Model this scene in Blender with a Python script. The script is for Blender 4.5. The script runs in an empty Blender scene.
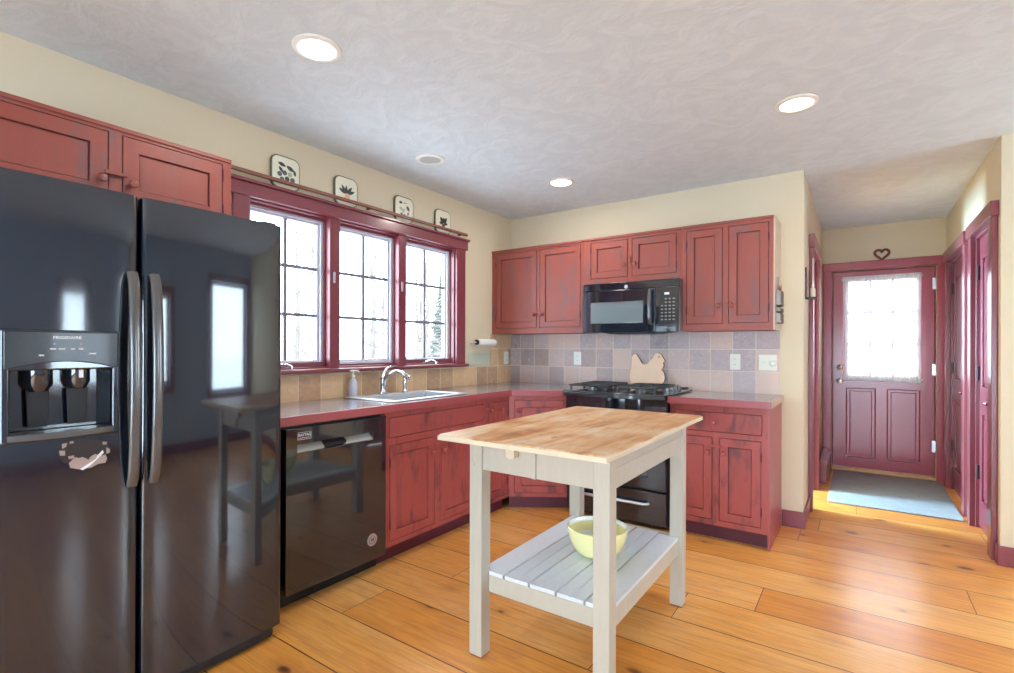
import bpy, bmesh, math, random
from mathutils import Matrix, Vector
random.seed(7)
scene = bpy.context.scene
COL = scene.collection
PI = math.pi

# ------------------------------------------------------------------ camera
F, YAW, V0, ROLL, CH = 505.64, 0.6071, 347.43, -0.003, 1.25
cam_d = bpy.data.cameras.new('camera')
cam_d.sensor_width = 36.0
cam_d.lens = F / 1014.0 * 36.0
cam_d.shift_y = (V0 - 336.5) / 1014.0
cam_d.clip_start = 0.02
cam_d.clip_end = 200
cam = bpy.data.objects.new('camera', cam_d)
COL.objects.link(cam)
_r = Vector((math.cos(YAW), math.sin(YAW), 0)); _f = Vector((-math.sin(YAW), math.cos(YAW), 0)); _u = Vector((0, 0, 1))
_r2 = _r * math.cos(ROLL) - _u * math.sin(ROLL)
_u2 = _r * math.sin(ROLL) + _u * math.cos(ROLL)
cam.matrix_world = Matrix((( _r2.x, _u2.x, -_f.x, 0), (_r2.y, _u2.y, -_f.y, 0), (_r2.z, _u2.z, -_f.z, CH), (0, 0, 0, 1)))
scene.camera = cam

# ------------------------------------------------------------------ colour management, world, daylight
scene.view_settings.view_transform = 'Standard'
scene.view_settings.look = 'None'
scene.view_settings.gamma = 1.0
scene.view_settings.use_curve_mapping = False
scene.view_settings.exposure = 0.12
scene.cycles.use_denoising = True
scene.cycles.max_bounces = 10
scene.cycles.diffuse_bounces = 6
scene.cycles.glossy_bounces = 4
scene.cycles.transparent_max_bounces = 12
scene.cycles.sample_clamp_indirect = 6.0
scene.cycles.caustics_reflective = False
scene.cycles.caustics_refractive = False

world = bpy.data.worlds.new('overcast_sky')
scene.world = world
world.use_nodes = True
_bg = world.node_tree.nodes['Background']
# hazy sky, with a glow added beyond the entry door to brighten the hall
_wt = world.node_tree; _tc = _wt.nodes.new('ShaderNodeTexCoord'); _dp = _wt.nodes.new('ShaderNodeVectorMath'); _dp.operation = 'DOT_PRODUCT'
_nv = _wt.nodes.new('ShaderNodeVectorMath'); _nv.operation = 'NORMALIZE'
_wt.links.new(_tc.outputs['Generated'], _nv.inputs[0]); _wt.links.new(_nv.outputs[0], _dp.inputs[0])
_dp.inputs[1].default_value = Vector((-0.12, 1.0, 0.28)).normalized()
def _wm(op, a, b):
    n = _wt.nodes.new('ShaderNodeMath'); n.operation = op
    for i, v in enumerate((a, b)):
        if isinstance(v, bpy.types.NodeSocket): _wt.links.new(v, n.inputs[i])
        else: n.inputs[i].default_value = v
    return n.outputs[0]
_glow = _wm('POWER', _wm('MAXIMUM', _dp.outputs['Value'], 0.0), 7.0)
_wt.links.new(_wm('ADD', _wm('MULTIPLY', _glow, 13.0), 12.5), _bg.inputs['Strength'])
_bg.inputs['Color'].default_value = (0.74, 0.87, 1.0, 1)

def area(name, loc, target, sx, sy, power, color=(1, 1, 1), portal=False, disk=False, spread=PI):
    d = bpy.data.lights.new(name, 'AREA')
    d.shape = 'DISK' if disk else 'RECTANGLE'
    d.size = sx
    if not disk: d.size_y = sy
    d.energy = power; d.color = color; d.spread = spread
    if portal: d.cycles.is_portal = True
    o = bpy.data.objects.new(name, d); COL.objects.link(o)
    o.location = loc
    o.rotation_euler = (Vector(target) - Vector(loc)).to_track_quat('-Z', 'Y').to_euler()
    return o
# sky portals in the openings (they only guide the sampling of the sky)
area('portal_kitchen', (-2.95, 2.35, 1.6), (0, 2.35, 1.6), 1.8, 1.0, 1, portal=True)
area('portal_entry', (0.18, 6.42, 1.45), (0.18, 0, 1.45), 0.6, 1.0, 1, portal=True)
# area lamps as daylight at the unseen windows behind and right of the viewer
DAY = (0.56, 0.79, 1.0)
area('rear_fill', (0.0, -3.20, 0.86), (0, 0, 1.9), 3.6, 1.36, 106, DAY)  # added for soft frontal fill, tilted up towards the ceiling
area('hall_fill', (-2.95, 4.91, 1.45), (0, 4.91, 1.3), 0.72, 1.4, 900, (0.42, 0.73, 1.0))  # added lamp in an invented side room, brightens the hall
area('daylight_right_far', (2.76, 3.47, 1.37), (0, 3.47, 1.3), 0.76, 1.4, 13, DAY)
area('daylight_right_near', (2.76, 1.81, 1.32), (0, 1.81, 1.3), 0.5, 0.95, 4, DAY)

# ------------------------------------------------------------------ room numbers (metres)
XL, YB, XH, YD, XR, YR, H = -2.77, 4.048, -0.312, 6.243, 0.677, 4.027, 2.486
XE, YF = 2.6, -3.0     # wall on the far right, wall behind the viewer

# ------------------------------------------------------------------ node helpers
class NT:
    def __init__(s, name):
        s.m = bpy.data.materials.new(name); s.m.use_nodes = True
        s.t = s.m.node_tree; s.b = s.t.nodes['Principled BSDF']; s.out = s.t.nodes['Material Output']
    def n(s, typ, **kw):
        nd = s.t.nodes.new(typ)
        for k, v in kw.items(): setattr(nd, k, v)
        return nd
    def put(s, sock, v):
        if isinstance(v, bpy.types.NodeSocket): s.t.links.new(v, sock)
        elif v is not None: sock.default_value = v
    def math(s, op, a, b=None, c=None):
        nd = s.n('ShaderNodeMath', operation=op)
        for i, v in enumerate((a, b, c)):
            if v is not None: s.put(nd.inputs[i], v)
        return nd.outputs[0]
    def mix(s, f, a, b, blend='MIX'):
        nd = s.n('ShaderNodeMix', data_type='RGBA', blend_type=blend)
        s.put(nd.inputs[0], f); s.put(nd.inputs[6], c4(a)); s.put(nd.inputs[7], c4(b))
        return nd.outputs[2]
    def ramp(s, f, stops):
        nd = s.n('ShaderNodeValToRGB'); s.put(nd.inputs[0], f)
        e = nd.color_ramp.elements
        while len(e) < len(stops): e.new(0.5)
        for i, (p, c) in enumerate(stops):
            e[i].position = p; e[i].color = c4(c)
        return nd.outputs[0]
    def sep(s, v):
        nd = s.n('ShaderNodeSeparateXYZ'); s.put(nd.inputs[0], v); return nd.outputs
    def comb(s, x, y, z):
        nd = s.n('ShaderNodeCombineXYZ')
        for i, v in enumerate((x, y, z)): s.put(nd.inputs[i], v)
        return nd.outputs[0]
    def pos(s): return s.n('ShaderNodeNewGeometry').outputs['Position']
    def obj(s, rnd=True):
        o = s.n('ShaderNodeTexCoord').outputs['Object']
        if not rnd: return o
        r = s.n('ShaderNodeObjectInfo').outputs['Random']
        nd = s.n('ShaderNodeVectorMath', operation='ADD')
        s.put(nd.inputs[0], o); s.put(nd.inputs[1], s.comb(s.math('MULTIPLY', r, 13.7), s.math('MULTIPLY', r, 7.3), s.math('MULTIPLY', r, 5.1)))
        return nd.outputs[0]
    def vmul(s, v, k):
        nd = s.n('ShaderNodeVectorMath', operation='MULTIPLY'); s.put(nd.inputs[0], v); nd.inputs[1].default_value = k
        return nd.outputs[0]
    def noise(s, v, scale, detail=3, rough=0.5, dist=0.0):
        nd = s.n('ShaderNodeTexNoise'); s.put(nd.inputs['Vector'], v)
        nd.inputs['Scale'].default_value = scale; nd.inputs['Detail'].default_value = detail
        nd.inputs['Roughness'].default_value = rough; nd.inputs['Distortion'].default_value = dist
        return nd.outputs[0]
    def bump(s, hgt, strength=0.2, dist=0.01):
        nd = s.n('ShaderNodeBump'); s.put(nd.inputs['Height'], hgt)
        nd.inputs['Strength'].default_value = strength; nd.inputs['Distance'].default_value = dist
        s.put(s.b.inputs['Normal'], nd.outputs[0])
    def set(s, color=None, rough=None, metal=None, spec=None, coat=None, coat_r=None):
        for k, v in (('Base Color', c4(color)), ('Roughness', rough), ('Metallic', metal), ('Specular IOR Level', spec), ('Coat Weight', coat), ('Coat Roughness', coat_r)):
            s.put(s.b.inputs[k], v)
        return s
def c4(c):
    if isinstance(c, tuple) and len(c) == 3: return (*c, 1.0)
    return c
def srgb(r, g, b):
    f = lambda v: (v / 255 / 12.92) if v <= 10 else ((v / 255 + 0.055) / 1.055) ** 2.4
    return (f(r), f(g), f(b))

M = {}
def simple(key, color, rough=0.5, metal=0.0, spec=0.5, coat=0.0, coat_r=0.05, vary=0.0, vs=8.0, bump=0.0, bs=60.0):
    t = NT(key)
    o = t.obj()
    col = color
    if vary:
        col = t.mix(t.noise(o, vs, 4), tuple(x * (1 - vary) for x in color), tuple(min(1, x * (1 + vary)) for x in color))
    t.set(col, rough, metal, spec, coat, coat_r)
    if bump: t.bump(t.noise(o, bs, 3), bump, 0.004)
    M[key] = t.m
    return t.m

# paint on the walls: cream with a faint orange-peel
t = NT('wall_paint'); p = t.pos()
t.set(t.mix(t.noise(p, 1.3, 3), srgb(210, 194, 164), srgb(216, 202, 175)), 0.7, 0, 0.3)
t.bump(t.noise(p, 160, 2), 0.06, 0.003); M['wall'] = t.m
# skip-trowelled ceiling plaster
t = NT('ceiling_plaster'); p = t.pos()
n1 = t.noise(t.vmul(p, (1, 1, 1)), 5.5, 6, 0.62, 1.6)
n2 = t.noise(p, 26, 4, 0.6, 0.6)
patch = t.ramp(n1, [(0.40, (0, 0, 0)), (0.62, (1, 1, 1))])
t.set(t.mix(patch, srgb(208, 216, 221), srgb(216, 224, 229)), 0.8, 0, 0.25)
t.bump(t.math('ADD', patch, t.math('MULTIPLY', n2, 0.4)), 0.14, 0.012); M['ceiling'] = t.m

# wide pine planks running along X
def plank_floor():
    t = NT('pine_floor'); P = t.sep(t.pos())
    W, L = 0.285, 2.6
    v = t.math('DIVIDE', t.math('SUBTRACT', P[1], 1.22 - W * 40), W)
    idx = t.math('FLOOR', v); fy = t.math('FRACT', v)
    wn = t.n('ShaderNodeTexWhiteNoise', noise_dimensions='1D'); t.put(wn.inputs['W'], idx)
    u = t.math('ADD', t.math('DIVIDE', t.math('ADD', P[0], 40.0), L), t.math('MULTIPLY', wn.outputs[0], 7.0))
    jd = t.math('FLOOR', u); fx = t.math('FRACT', u)
    w2 = t.n('ShaderNodeTexWhiteNoise', noise_dimensions='2D'); t.put(w2.inputs['Vector'], t.comb(idx, jd, 0.0))
    rnd = w2.outputs[0]
    off = t.math('MULTIPLY', rnd, 31.0)
    g = t.comb(t.math('ADD', P[0], off), t.math('ADD', P[1], off), off)
    warp = t.noise(t.vmul(g, (1.1, 5.0, 1)), 1.6, 3, 0.5, 0.8)
    grain = t.noise(t.vmul(g, (2.2, 46.0, 1)), 1.5, 4, 0.55, 0.9)
    grain2 = t.noise(t.vmul(g, (0.6, 10.0, 1)), 2.2, 3, 0.5, 1.6)
    tone = t.math('ADD', t.math('MULTIPLY', rnd, 0.36), t.math('ADD', t.math('MULTIPLY', warp, 0.40), t.math('MULTIPLY', grain2, 0.32)))
    col = t.ramp(tone, [(0.22, srgb(196, 112, 44)), (0.42, srgb(226, 148, 62)), (0.58, srgb(236, 164, 78)), (0.78, srgb(242, 184, 112))])
    col = t.mix(t.math('MULTIPLY', t.ramp(grain, [(0.46, (0, 0, 0)), (0.7, (1, 1, 1))]), 0.34), col, srgb(150, 80, 38))
    cloud = t.noise(t.vmul(g, (1.6, 4.0, 1)), 3.1, 4, 0.6, 1.0)
    col = t.mix(t.math('MULTIPLY', t.ramp(cloud, [(0.52, (0, 0, 0)), (0.72, (1, 1, 1))]), 0.4), col, srgb(206, 132, 92))
    # knots with a darker ring of grain around them
    vo = t.n('ShaderNodeTexVoronoi', feature='F1'); t.put(vo.inputs['Vector'], t.vmul(g, (1.5, 2.7, 1))); vo.inputs['Scale'].default_value = 2.3
    sc = t.n('ShaderNodeSeparateColor'); t.put(sc.inputs[0], vo.outputs['Color'])
    keep = t.math('GREATER_THAN', sc.outputs[0], 0.5)
    size = t.math('ADD', 0.05, t.math('MULTIPLY', sc.outputs[1], 0.13))
    d = t.math('DIVIDE', t.math('ADD', vo.outputs['Distance'], t.math('MULTIPLY', t.math('SUBTRACT', warp, 0.5), 0.03)), size)
    ring = t.math('MULTIPLY', t.ramp(d, [(0.0, (1, 1, 1)), (0.55, (0.8, 0.8, 0.8)), (1.0, (0, 0, 0))]), keep)
    halo = t.math('MULTIPLY', t.ramp(t.math('MULTIPLY', d, 0.35), [(0.0, (1, 1, 1)), (1.0, (0, 0, 0))]), keep)
    col = t.mix(t.math('MULTIPLY', halo, 0.5), col, srgb(160, 84, 40))
    col = t.mix(t.math('MULTIPLY', ring, 0.95), col, srgb(84, 40, 28))
    gap = t.math('MAXIMUM', t.math('LESS_THAN', fy, 0.019), t.math('LESS_THAN', fx, 0.0013))
    col = t.mix(t.math('MULTIPLY', gap, 0.95), col, srgb(62, 28, 16))
    rgh = t.math('ADD', 0.25, t.math('MULTIPLY', warp, 0.14))
    t.set(col, rgh, 0, 0.5, 0.3, 0.2)
    t.bump(t.math('ADD', t.math('MULTIPLY', gap, -1.0), t.math('MULTIPLY', warp, 0.12)), 0.25, 0.004)
    M['floor'] = t.m
plank_floor()

# barn-red milk paint rubbed through to dark primer
def rubbed(key, c1, c2, dark, amount, rough=0.42):
    t = NT(key); o = t.obj()
    base = t.mix(t.noise(t.vmul(o, (6, 6, 1.4)), 2.4, 4), c1, c2)
    worn = t.noise(t.vmul(o, (6, 6, 1.5)), 2.2, 6, 0.66, 0.5)
    big = t.noise(o, 3.2, 2)
    m = t.ramp(t.math('ADD', t.math('MULTIPLY', worn, 0.75), t.math('MULTIPLY', big, 0.25)), [(0.52, (0, 0, 0)), (0.63, (1, 1, 1))])
    fine = t.ramp(t.noise(t.vmul(o, (26, 26, 1.6)), 3.0, 4, 0.6), [(0.6, (0, 0, 0)), (0.75, (1, 1, 1))])
    col = t.mix(t.math('MULTIPLY', m, amount), base, dark)
    col = t.mix(t.math('MULTIPLY', fine, amount * 0.4), col, dark)
    t.set(col, rough, 0, 0.4)
    t.bump(t.noise(t.vmul(o, (20, 20, 1.5)), 3, 3), 0.07, 0.004)
    M[key] = t.m
rubbed('red_paint', srgb(158, 72, 68), srgb(168, 82, 76), srgb(82, 50, 58), 0.7)
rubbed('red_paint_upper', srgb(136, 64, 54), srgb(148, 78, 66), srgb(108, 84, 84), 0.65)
simple('wall_cool', srgb(166, 182, 202), 0.7, vary=0.02, vs=2)
simple('red_edge', srgb(158, 76, 78), 0.35, vary=0.08)
simple('toe_red', srgb(88, 28, 44), 0.5, vary=0.1)
simple('trim_red', srgb(128, 58, 68), 0.28, coat=0.3, coat_r=0.15, vary=0.06, vs=5)
simple('door_red_lit', srgb(158, 60, 74), 0.28, coat=0.3, coat_r=0.15, vary=0.06, vs=5)  # trim red with the light on the entry door put into the colour
simple('side_tan_sheen', srgb(196, 172, 150), 0.35, vary=0.08)  # pale tan reflection on the ends put into the base colour
simple('worktop', srgb(124, 116, 124), 0.2, vary=0.14, vs=30, coat=0.5, coat_r=0.08)
simple('black_gloss', (0.009, 0.012, 0.020), 0.07, spec=0.6, coat=1.0, coat_r=0.03)
simple('black_textured', (0.010, 0.013, 0.022), 0.10, spec=0.6, coat=0.9, coat_r=0.06, bump=0.05, bs=14)
simple('black_matte', (0.008, 0.008, 0.010), 0.5, vary=0.2)
simple('black_iron', (0.030, 0.033, 0.040), 0.45, vary=0.3, vs=40, bump=0.1, bs=200)
simple('enamel_dark', (0.025, 0.027, 0.032), 0.18, coat=0.6)
simple('handle_dark', (0.10, 0.092, 0.088), 0.24, metal=0.3, coat=0.5, coat_r=0.1)
simple('panel_dark', (0.016, 0.015, 0.016), 0.26, coat=0.25)
simple('dark_glass', (0.03, 0.036, 0.04), 0.05, spec=0.9, coat=1.0, coat_r=0.02)
simple('screen_mesh', (0.16, 0.19, 0.20), 0.12, spec=0.8, coat=0.8, coat_r=0.03)
simple('grey_plastic', srgb(170, 170, 165), 0.4)
simple('key_grey', srgb(118, 118, 116), 0.4)
simple('brushed_silver', (0.62, 0.62, 0.64), 0.3, metal=1.0)
simple('chrome', (0.62, 0.62, 0.65), 0.1, metal=1.0)
simple('stainless', (0.74, 0.75, 0.77), 0.34, metal=0.7, vary=0.05)
simple('white_plastic', srgb(236, 234, 226), 0.35)
simple('white_paper', srgb(240, 238, 232), 0.8)
simple('ivory_plate', srgb(228, 224, 208), 0.35)
simple('pale_green_plate', srgb(190, 192, 172), 0.3, vary=0.06)
simple('cream_glaze', srgb(232, 228, 206), 0.2, coat=0.5)
simple('olive_glaze', srgb(104, 100, 72), 0.3)
simple('leaf_glaze', srgb(58, 64, 58), 0.3)
simple('grey_glaze', srgb(92, 92, 92), 0.3)
simple('peach_glaze', srgb(222, 170, 140), 0.3)
simple('pale_leaf_glaze', srgb(160, 176, 148), 0.3)
simple('rod_wood', srgb(132, 84, 70), 0.4, vary=0.15)
simple('light_wood', srgb(214, 178, 138), 0.5, vary=0.08)
simple('edge_cream', srgb(214, 200, 174), 0.45, vary=0.12, vs=10)
simple('board_wood', srgb(236, 198, 166), 0.5, vary=0.06, vs=14)
simple('board_edge', srgb(150, 88, 56), 0.6, vary=0.1)
simple('wicker_brown', srgb(120, 62, 52), 0.6, vary=0.25, vs=60)
simple('rack_metal', srgb(138, 126, 116), 0.45, metal=0.7, vary=0.2)
simple('candle_wax', srgb(206, 190, 168), 0.6)
simple('threshold_oak', srgb(206, 156, 104), 0.4, vary=0.1)
simple('bowl_outside', srgb(236, 228, 164), 0.12, coat=0.6)
simple('bowl_inside', srgb(238, 240, 232), 0.12, coat=0.6)
simple('hinge_black', (0.02, 0.02, 0.022), 0.4, metal=0.5)
simple('sash_grey', srgb(196, 196, 208), 0.4)
simple('muntin_grey', srgb(122, 118, 128), 0.4)
simple('sticker_paper', srgb(160, 138, 130), 0.6, vary=0.1, vs=50)
simple('sticker_brown', srgb(40, 30, 32), 0.6, vary=0.25, vs=50)
simple('badge_white', srgb(222, 222, 224), 0.4)
simple('badge_grey', srgb(196, 196, 198), 0.4)
simple('ground_snow', srgb(228, 230, 232), 0.9, vary=0.06, vs=0.4)
simple('bark_pale', srgb(96, 88, 82), 0.9, vary=0.2, vs=4)
simple('needles', srgb(70, 72, 66), 0.9, vary=0.2, vs=6)
simple('soap_liquid', srgb(206, 206, 222), 0.1, coat=0.6)

# island table: grey-green paint worn at edges, and a rubbed wood top with the grain along Y
def island(key, a, b):
    t = NT(key); o = t.obj()
    streak = t.noise(t.vmul(o, (14, 14, 2.2)), 3, 5, 0.6)
    col = t.mix(streak, a, b)
    wear = t.ramp(t.noise(t.vmul(o, (10, 10, 3)), 4.2, 5, 0.65, 0.6), [(0.66, (0, 0, 0)), (0.74, (1, 1, 1))])
    col = t.mix(t.math('MULTIPLY', wear, 0.4), col, srgb(146, 128, 110))
    t.set(col, 0.36, 0, 0.5); t.bump(streak, 0.05, 0.003); M[key] = t.m
island('island_paint', srgb(180, 174, 158), srgb(196, 190, 176))
island('shelf_sky_tint', srgb(206, 213, 219), srgb(220, 226, 231))  # table paint with the window's sky reflection tinted into the slats
t = NT('island_top'); o = t.obj(False)
g = t.vmul(o, (9, 1.3, 9))
a = t.noise(g, 1.6, 5, 0.6, 0.7); b = t.noise(o, 4.5, 4, 0.6, 0.8); cfine = t.noise(t.vmul(o, (60, 4, 60)), 1.6, 4)
col = t.ramp(t.math('ADD', t.math('MULTIPLY', a, 0.55), t.math('MULTIPLY', b, 0.45)), [(0.32, srgb(146, 94, 56)), (0.43, srgb(192, 134, 82)), (0.52, srgb(212, 168, 120)), (0.64, srgb(220, 198, 172))])
col = t.mix(t.math('MULTIPLY', t.ramp(cfine, [(0.5, (0, 0, 0)), (0.72, (1, 1, 1))]), 0.28), col, srgb(146, 92, 62))
spots = t.ramp(t.noise(t.vmul(o, (6, 2, 6)), 3.4, 3), [(0.64, (0, 0, 0)), (0.72, (1, 1, 1))])
col = t.mix(t.math('MULTIPLY', spots, 0.55), col, srgb(120, 84, 74))
t.set(col, 0.38, 0, 0.45); t.bump(cfine, 0.06, 0.003); M['island_top'] = t.m

# slate tile, one cell per tile, on the plane (axis, z)
def tiles(key, axis, off, ramp, grout):
    t = NT(key); P = t.sep(t.pos())
    S, SZ = 0.157, 0.161
    u = t.math('DIVIDE', t.math('SUBTRACT', P[axis], off - S * 60), S); v = t.math('DIVIDE', t.math('SUBTRACT', P[2], 0.915 - SZ * 4), SZ)
    fu, fv = t.math('FRACT', u), t.math('FRACT', v)
    w = t.n('ShaderNodeTexWhiteNoise', noise_dimensions='2D'); t.put(w.inputs['Vector'], t.comb(t.math('FLOOR', u), t.math('FLOOR', v), 0.0))
    n = t.noise(t.comb(t.math('ADD', P[axis], t.math('MULTIPLY', w.outputs[0], 9.0)), P[2], w.outputs[0]), 26, 5, 0.7, 1.2)
    tone = t.math('ADD', t.math('MULTIPLY', w.outputs[0], 0.72), t.math('MULTIPLY', n, 0.42))
    col = t.ramp(tone, ramp)
    col = t.mix(t.math('MULTIPLY', t.ramp(n, [(0.55, (0, 0, 0)), (0.75, (1, 1, 1))]), 0.4), col, srgb(220, 200, 188))
    e = 0.035
    gr = t.math('MAXIMUM', t.math('MAXIMUM', t.math('LESS_THAN', fu, e), t.math('LESS_THAN', fv, e)), 0.0)
    col = t.mix(gr, col, grout)
    t.set(col, 0.42, 0, 0.4)
    t.bump(t.math('ADD', t.math('MULTIPLY', gr, -0.8), t.math('MULTIPLY', n, 0.5)), 0.25, 0.004)
    M[key] = t.m
tiles('tile_back', 0, -0.455, [(0.12, srgb(146, 130, 130)), (0.3, srgb(182, 164, 162)), (0.45, srgb(206, 178, 164)), (0.62, srgb(214, 184, 168)), (0.78, srgb(186, 168, 168)), (1.0, srgb(160, 134, 120))], srgb(216, 198, 178))
tiles('tile_left', 1, 1.777, [(0.1, srgb(160, 128, 108)), (0.4, srgb(204, 166, 128)), (0.7, srgb(222, 184, 142)), (1.0, srgb(176, 128, 100))], srgb(228, 206, 170))  # same tile as the back wall, warm shade under the window put into the ramp

# rug: short grey loop pile
t = NT('rug_pile'); o = t.obj(False)
n = t.noise(o, 130, 3, 0.7); n2 = t.noise(o, 9, 3)
t.set(t.mix(t.math('ADD', t.math('MULTIPLY', n, 0.7), t.math('MULTIPLY', n2, 0.3)), srgb(112, 114, 114), srgb(178, 180, 180)), 0.95, 0, 0.1)
t.bump(n, 0.6, 0.006); M['rug'] = t.m

# clear window glass: see-through with a fresnel reflection
def glass(key, tint=(1, 1, 1)):
    m = bpy.data.materials.new(key); m.use_nodes = True; nt = m.node_tree; nt.nodes.clear()
    o = nt.nodes.new('ShaderNodeOutputMaterial'); mx = nt.nodes.new('ShaderNodeMixShader')
    tr = nt.nodes.new('ShaderNodeBsdfTransparent'); gl = nt.nodes.new('ShaderNodeBsdfGlossy'); fr = nt.nodes.new('ShaderNodeFresnel')
    gl.inputs['Roughness'].default_value = 0.02; tr.inputs['Color'].default_value = (*tint, 1); fr.inputs['IOR'].default_value = 1.45
    ge = nt.nodes.new('ShaderNodeNewGeometry'); iv = nt.nodes.new('ShaderNodeMath'); iv.operation = 'SUBTRACT'; iv.inputs[0].default_value = 1.0
    mu = nt.nodes.new('ShaderNodeMath'); mu.operation = 'MULTIPLY'
    nt.links.new(ge.outputs['Backfacing'], iv.inputs[1]); nt.links.new(iv.outputs[0], mu.inputs[0]); nt.links.new(fr.outputs[0], mu.inputs[1])
    nt.links.new(mu.outputs[0], mx.inputs[0]); nt.links.new(tr.outputs[0], mx.inputs[1]); nt.links.new(gl.outputs[0], mx.inputs[2]); nt.links.new(mx.outputs[0], o.inputs[0])
    M[key] = m
glass('glass', (0.96, 0.98, 0.98))
# sheer lace: woven threads, partly open
t = NT('lace'); o = t.sep(t.obj(False))
nt = t.t
th = t.math('MULTIPLY', t.math('ADD', 1.0, t.math('SINE', t.math('MULTIPLY', o[0], 420.0))), 0.5)
nz = t.noise(t.comb(t.math('MULTIPLY', o[0], 1.0), 0.0, o[2]), 38, 2)
den = t.math('ADD', 0.68, t.math('ADD', t.math('MULTIPLY', th, 0.12), t.math('MULTIPLY', nz, 0.2)))
df = t.n('ShaderNodeBsdfDiffuse'); tl = t.n('ShaderNodeBsdfTranslucent'); tr = t.n('ShaderNodeBsdfTransparent')
df.inputs[0].default_value = (0.9, 0.9, 0.92, 1); tl.inputs[0].default_value = (0.9, 0.9, 0.92, 1)
m1 = t.n('ShaderNodeMixShader'); m1.inputs[0].default_value = 0.16; nt.links.new(df.outputs[0], m1.inputs[1]); nt.links.new(tl.outputs[0], m1.inputs[2])
m2 = t.n('ShaderNodeMixShader'); nt.links.new(den, m2.inputs[0]); nt.links.new(tr.outputs[0], m2.inputs[1]); nt.links.new(m1.outputs[0], m2.inputs[2])
nt.links.new(m2.outputs[0], t.out.inputs[0]); M['lace'] = t.m
# lamp lens
t = NT('lamp_lens'); t.set((1, 1, 1), 0.4)
t.b.inputs['Emission Color'].default_value = (1, 0.95, 0.86, 1); t.b.inputs['Emission Strength'].default_value = 9.0; M['lamp'] = t.m

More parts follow.
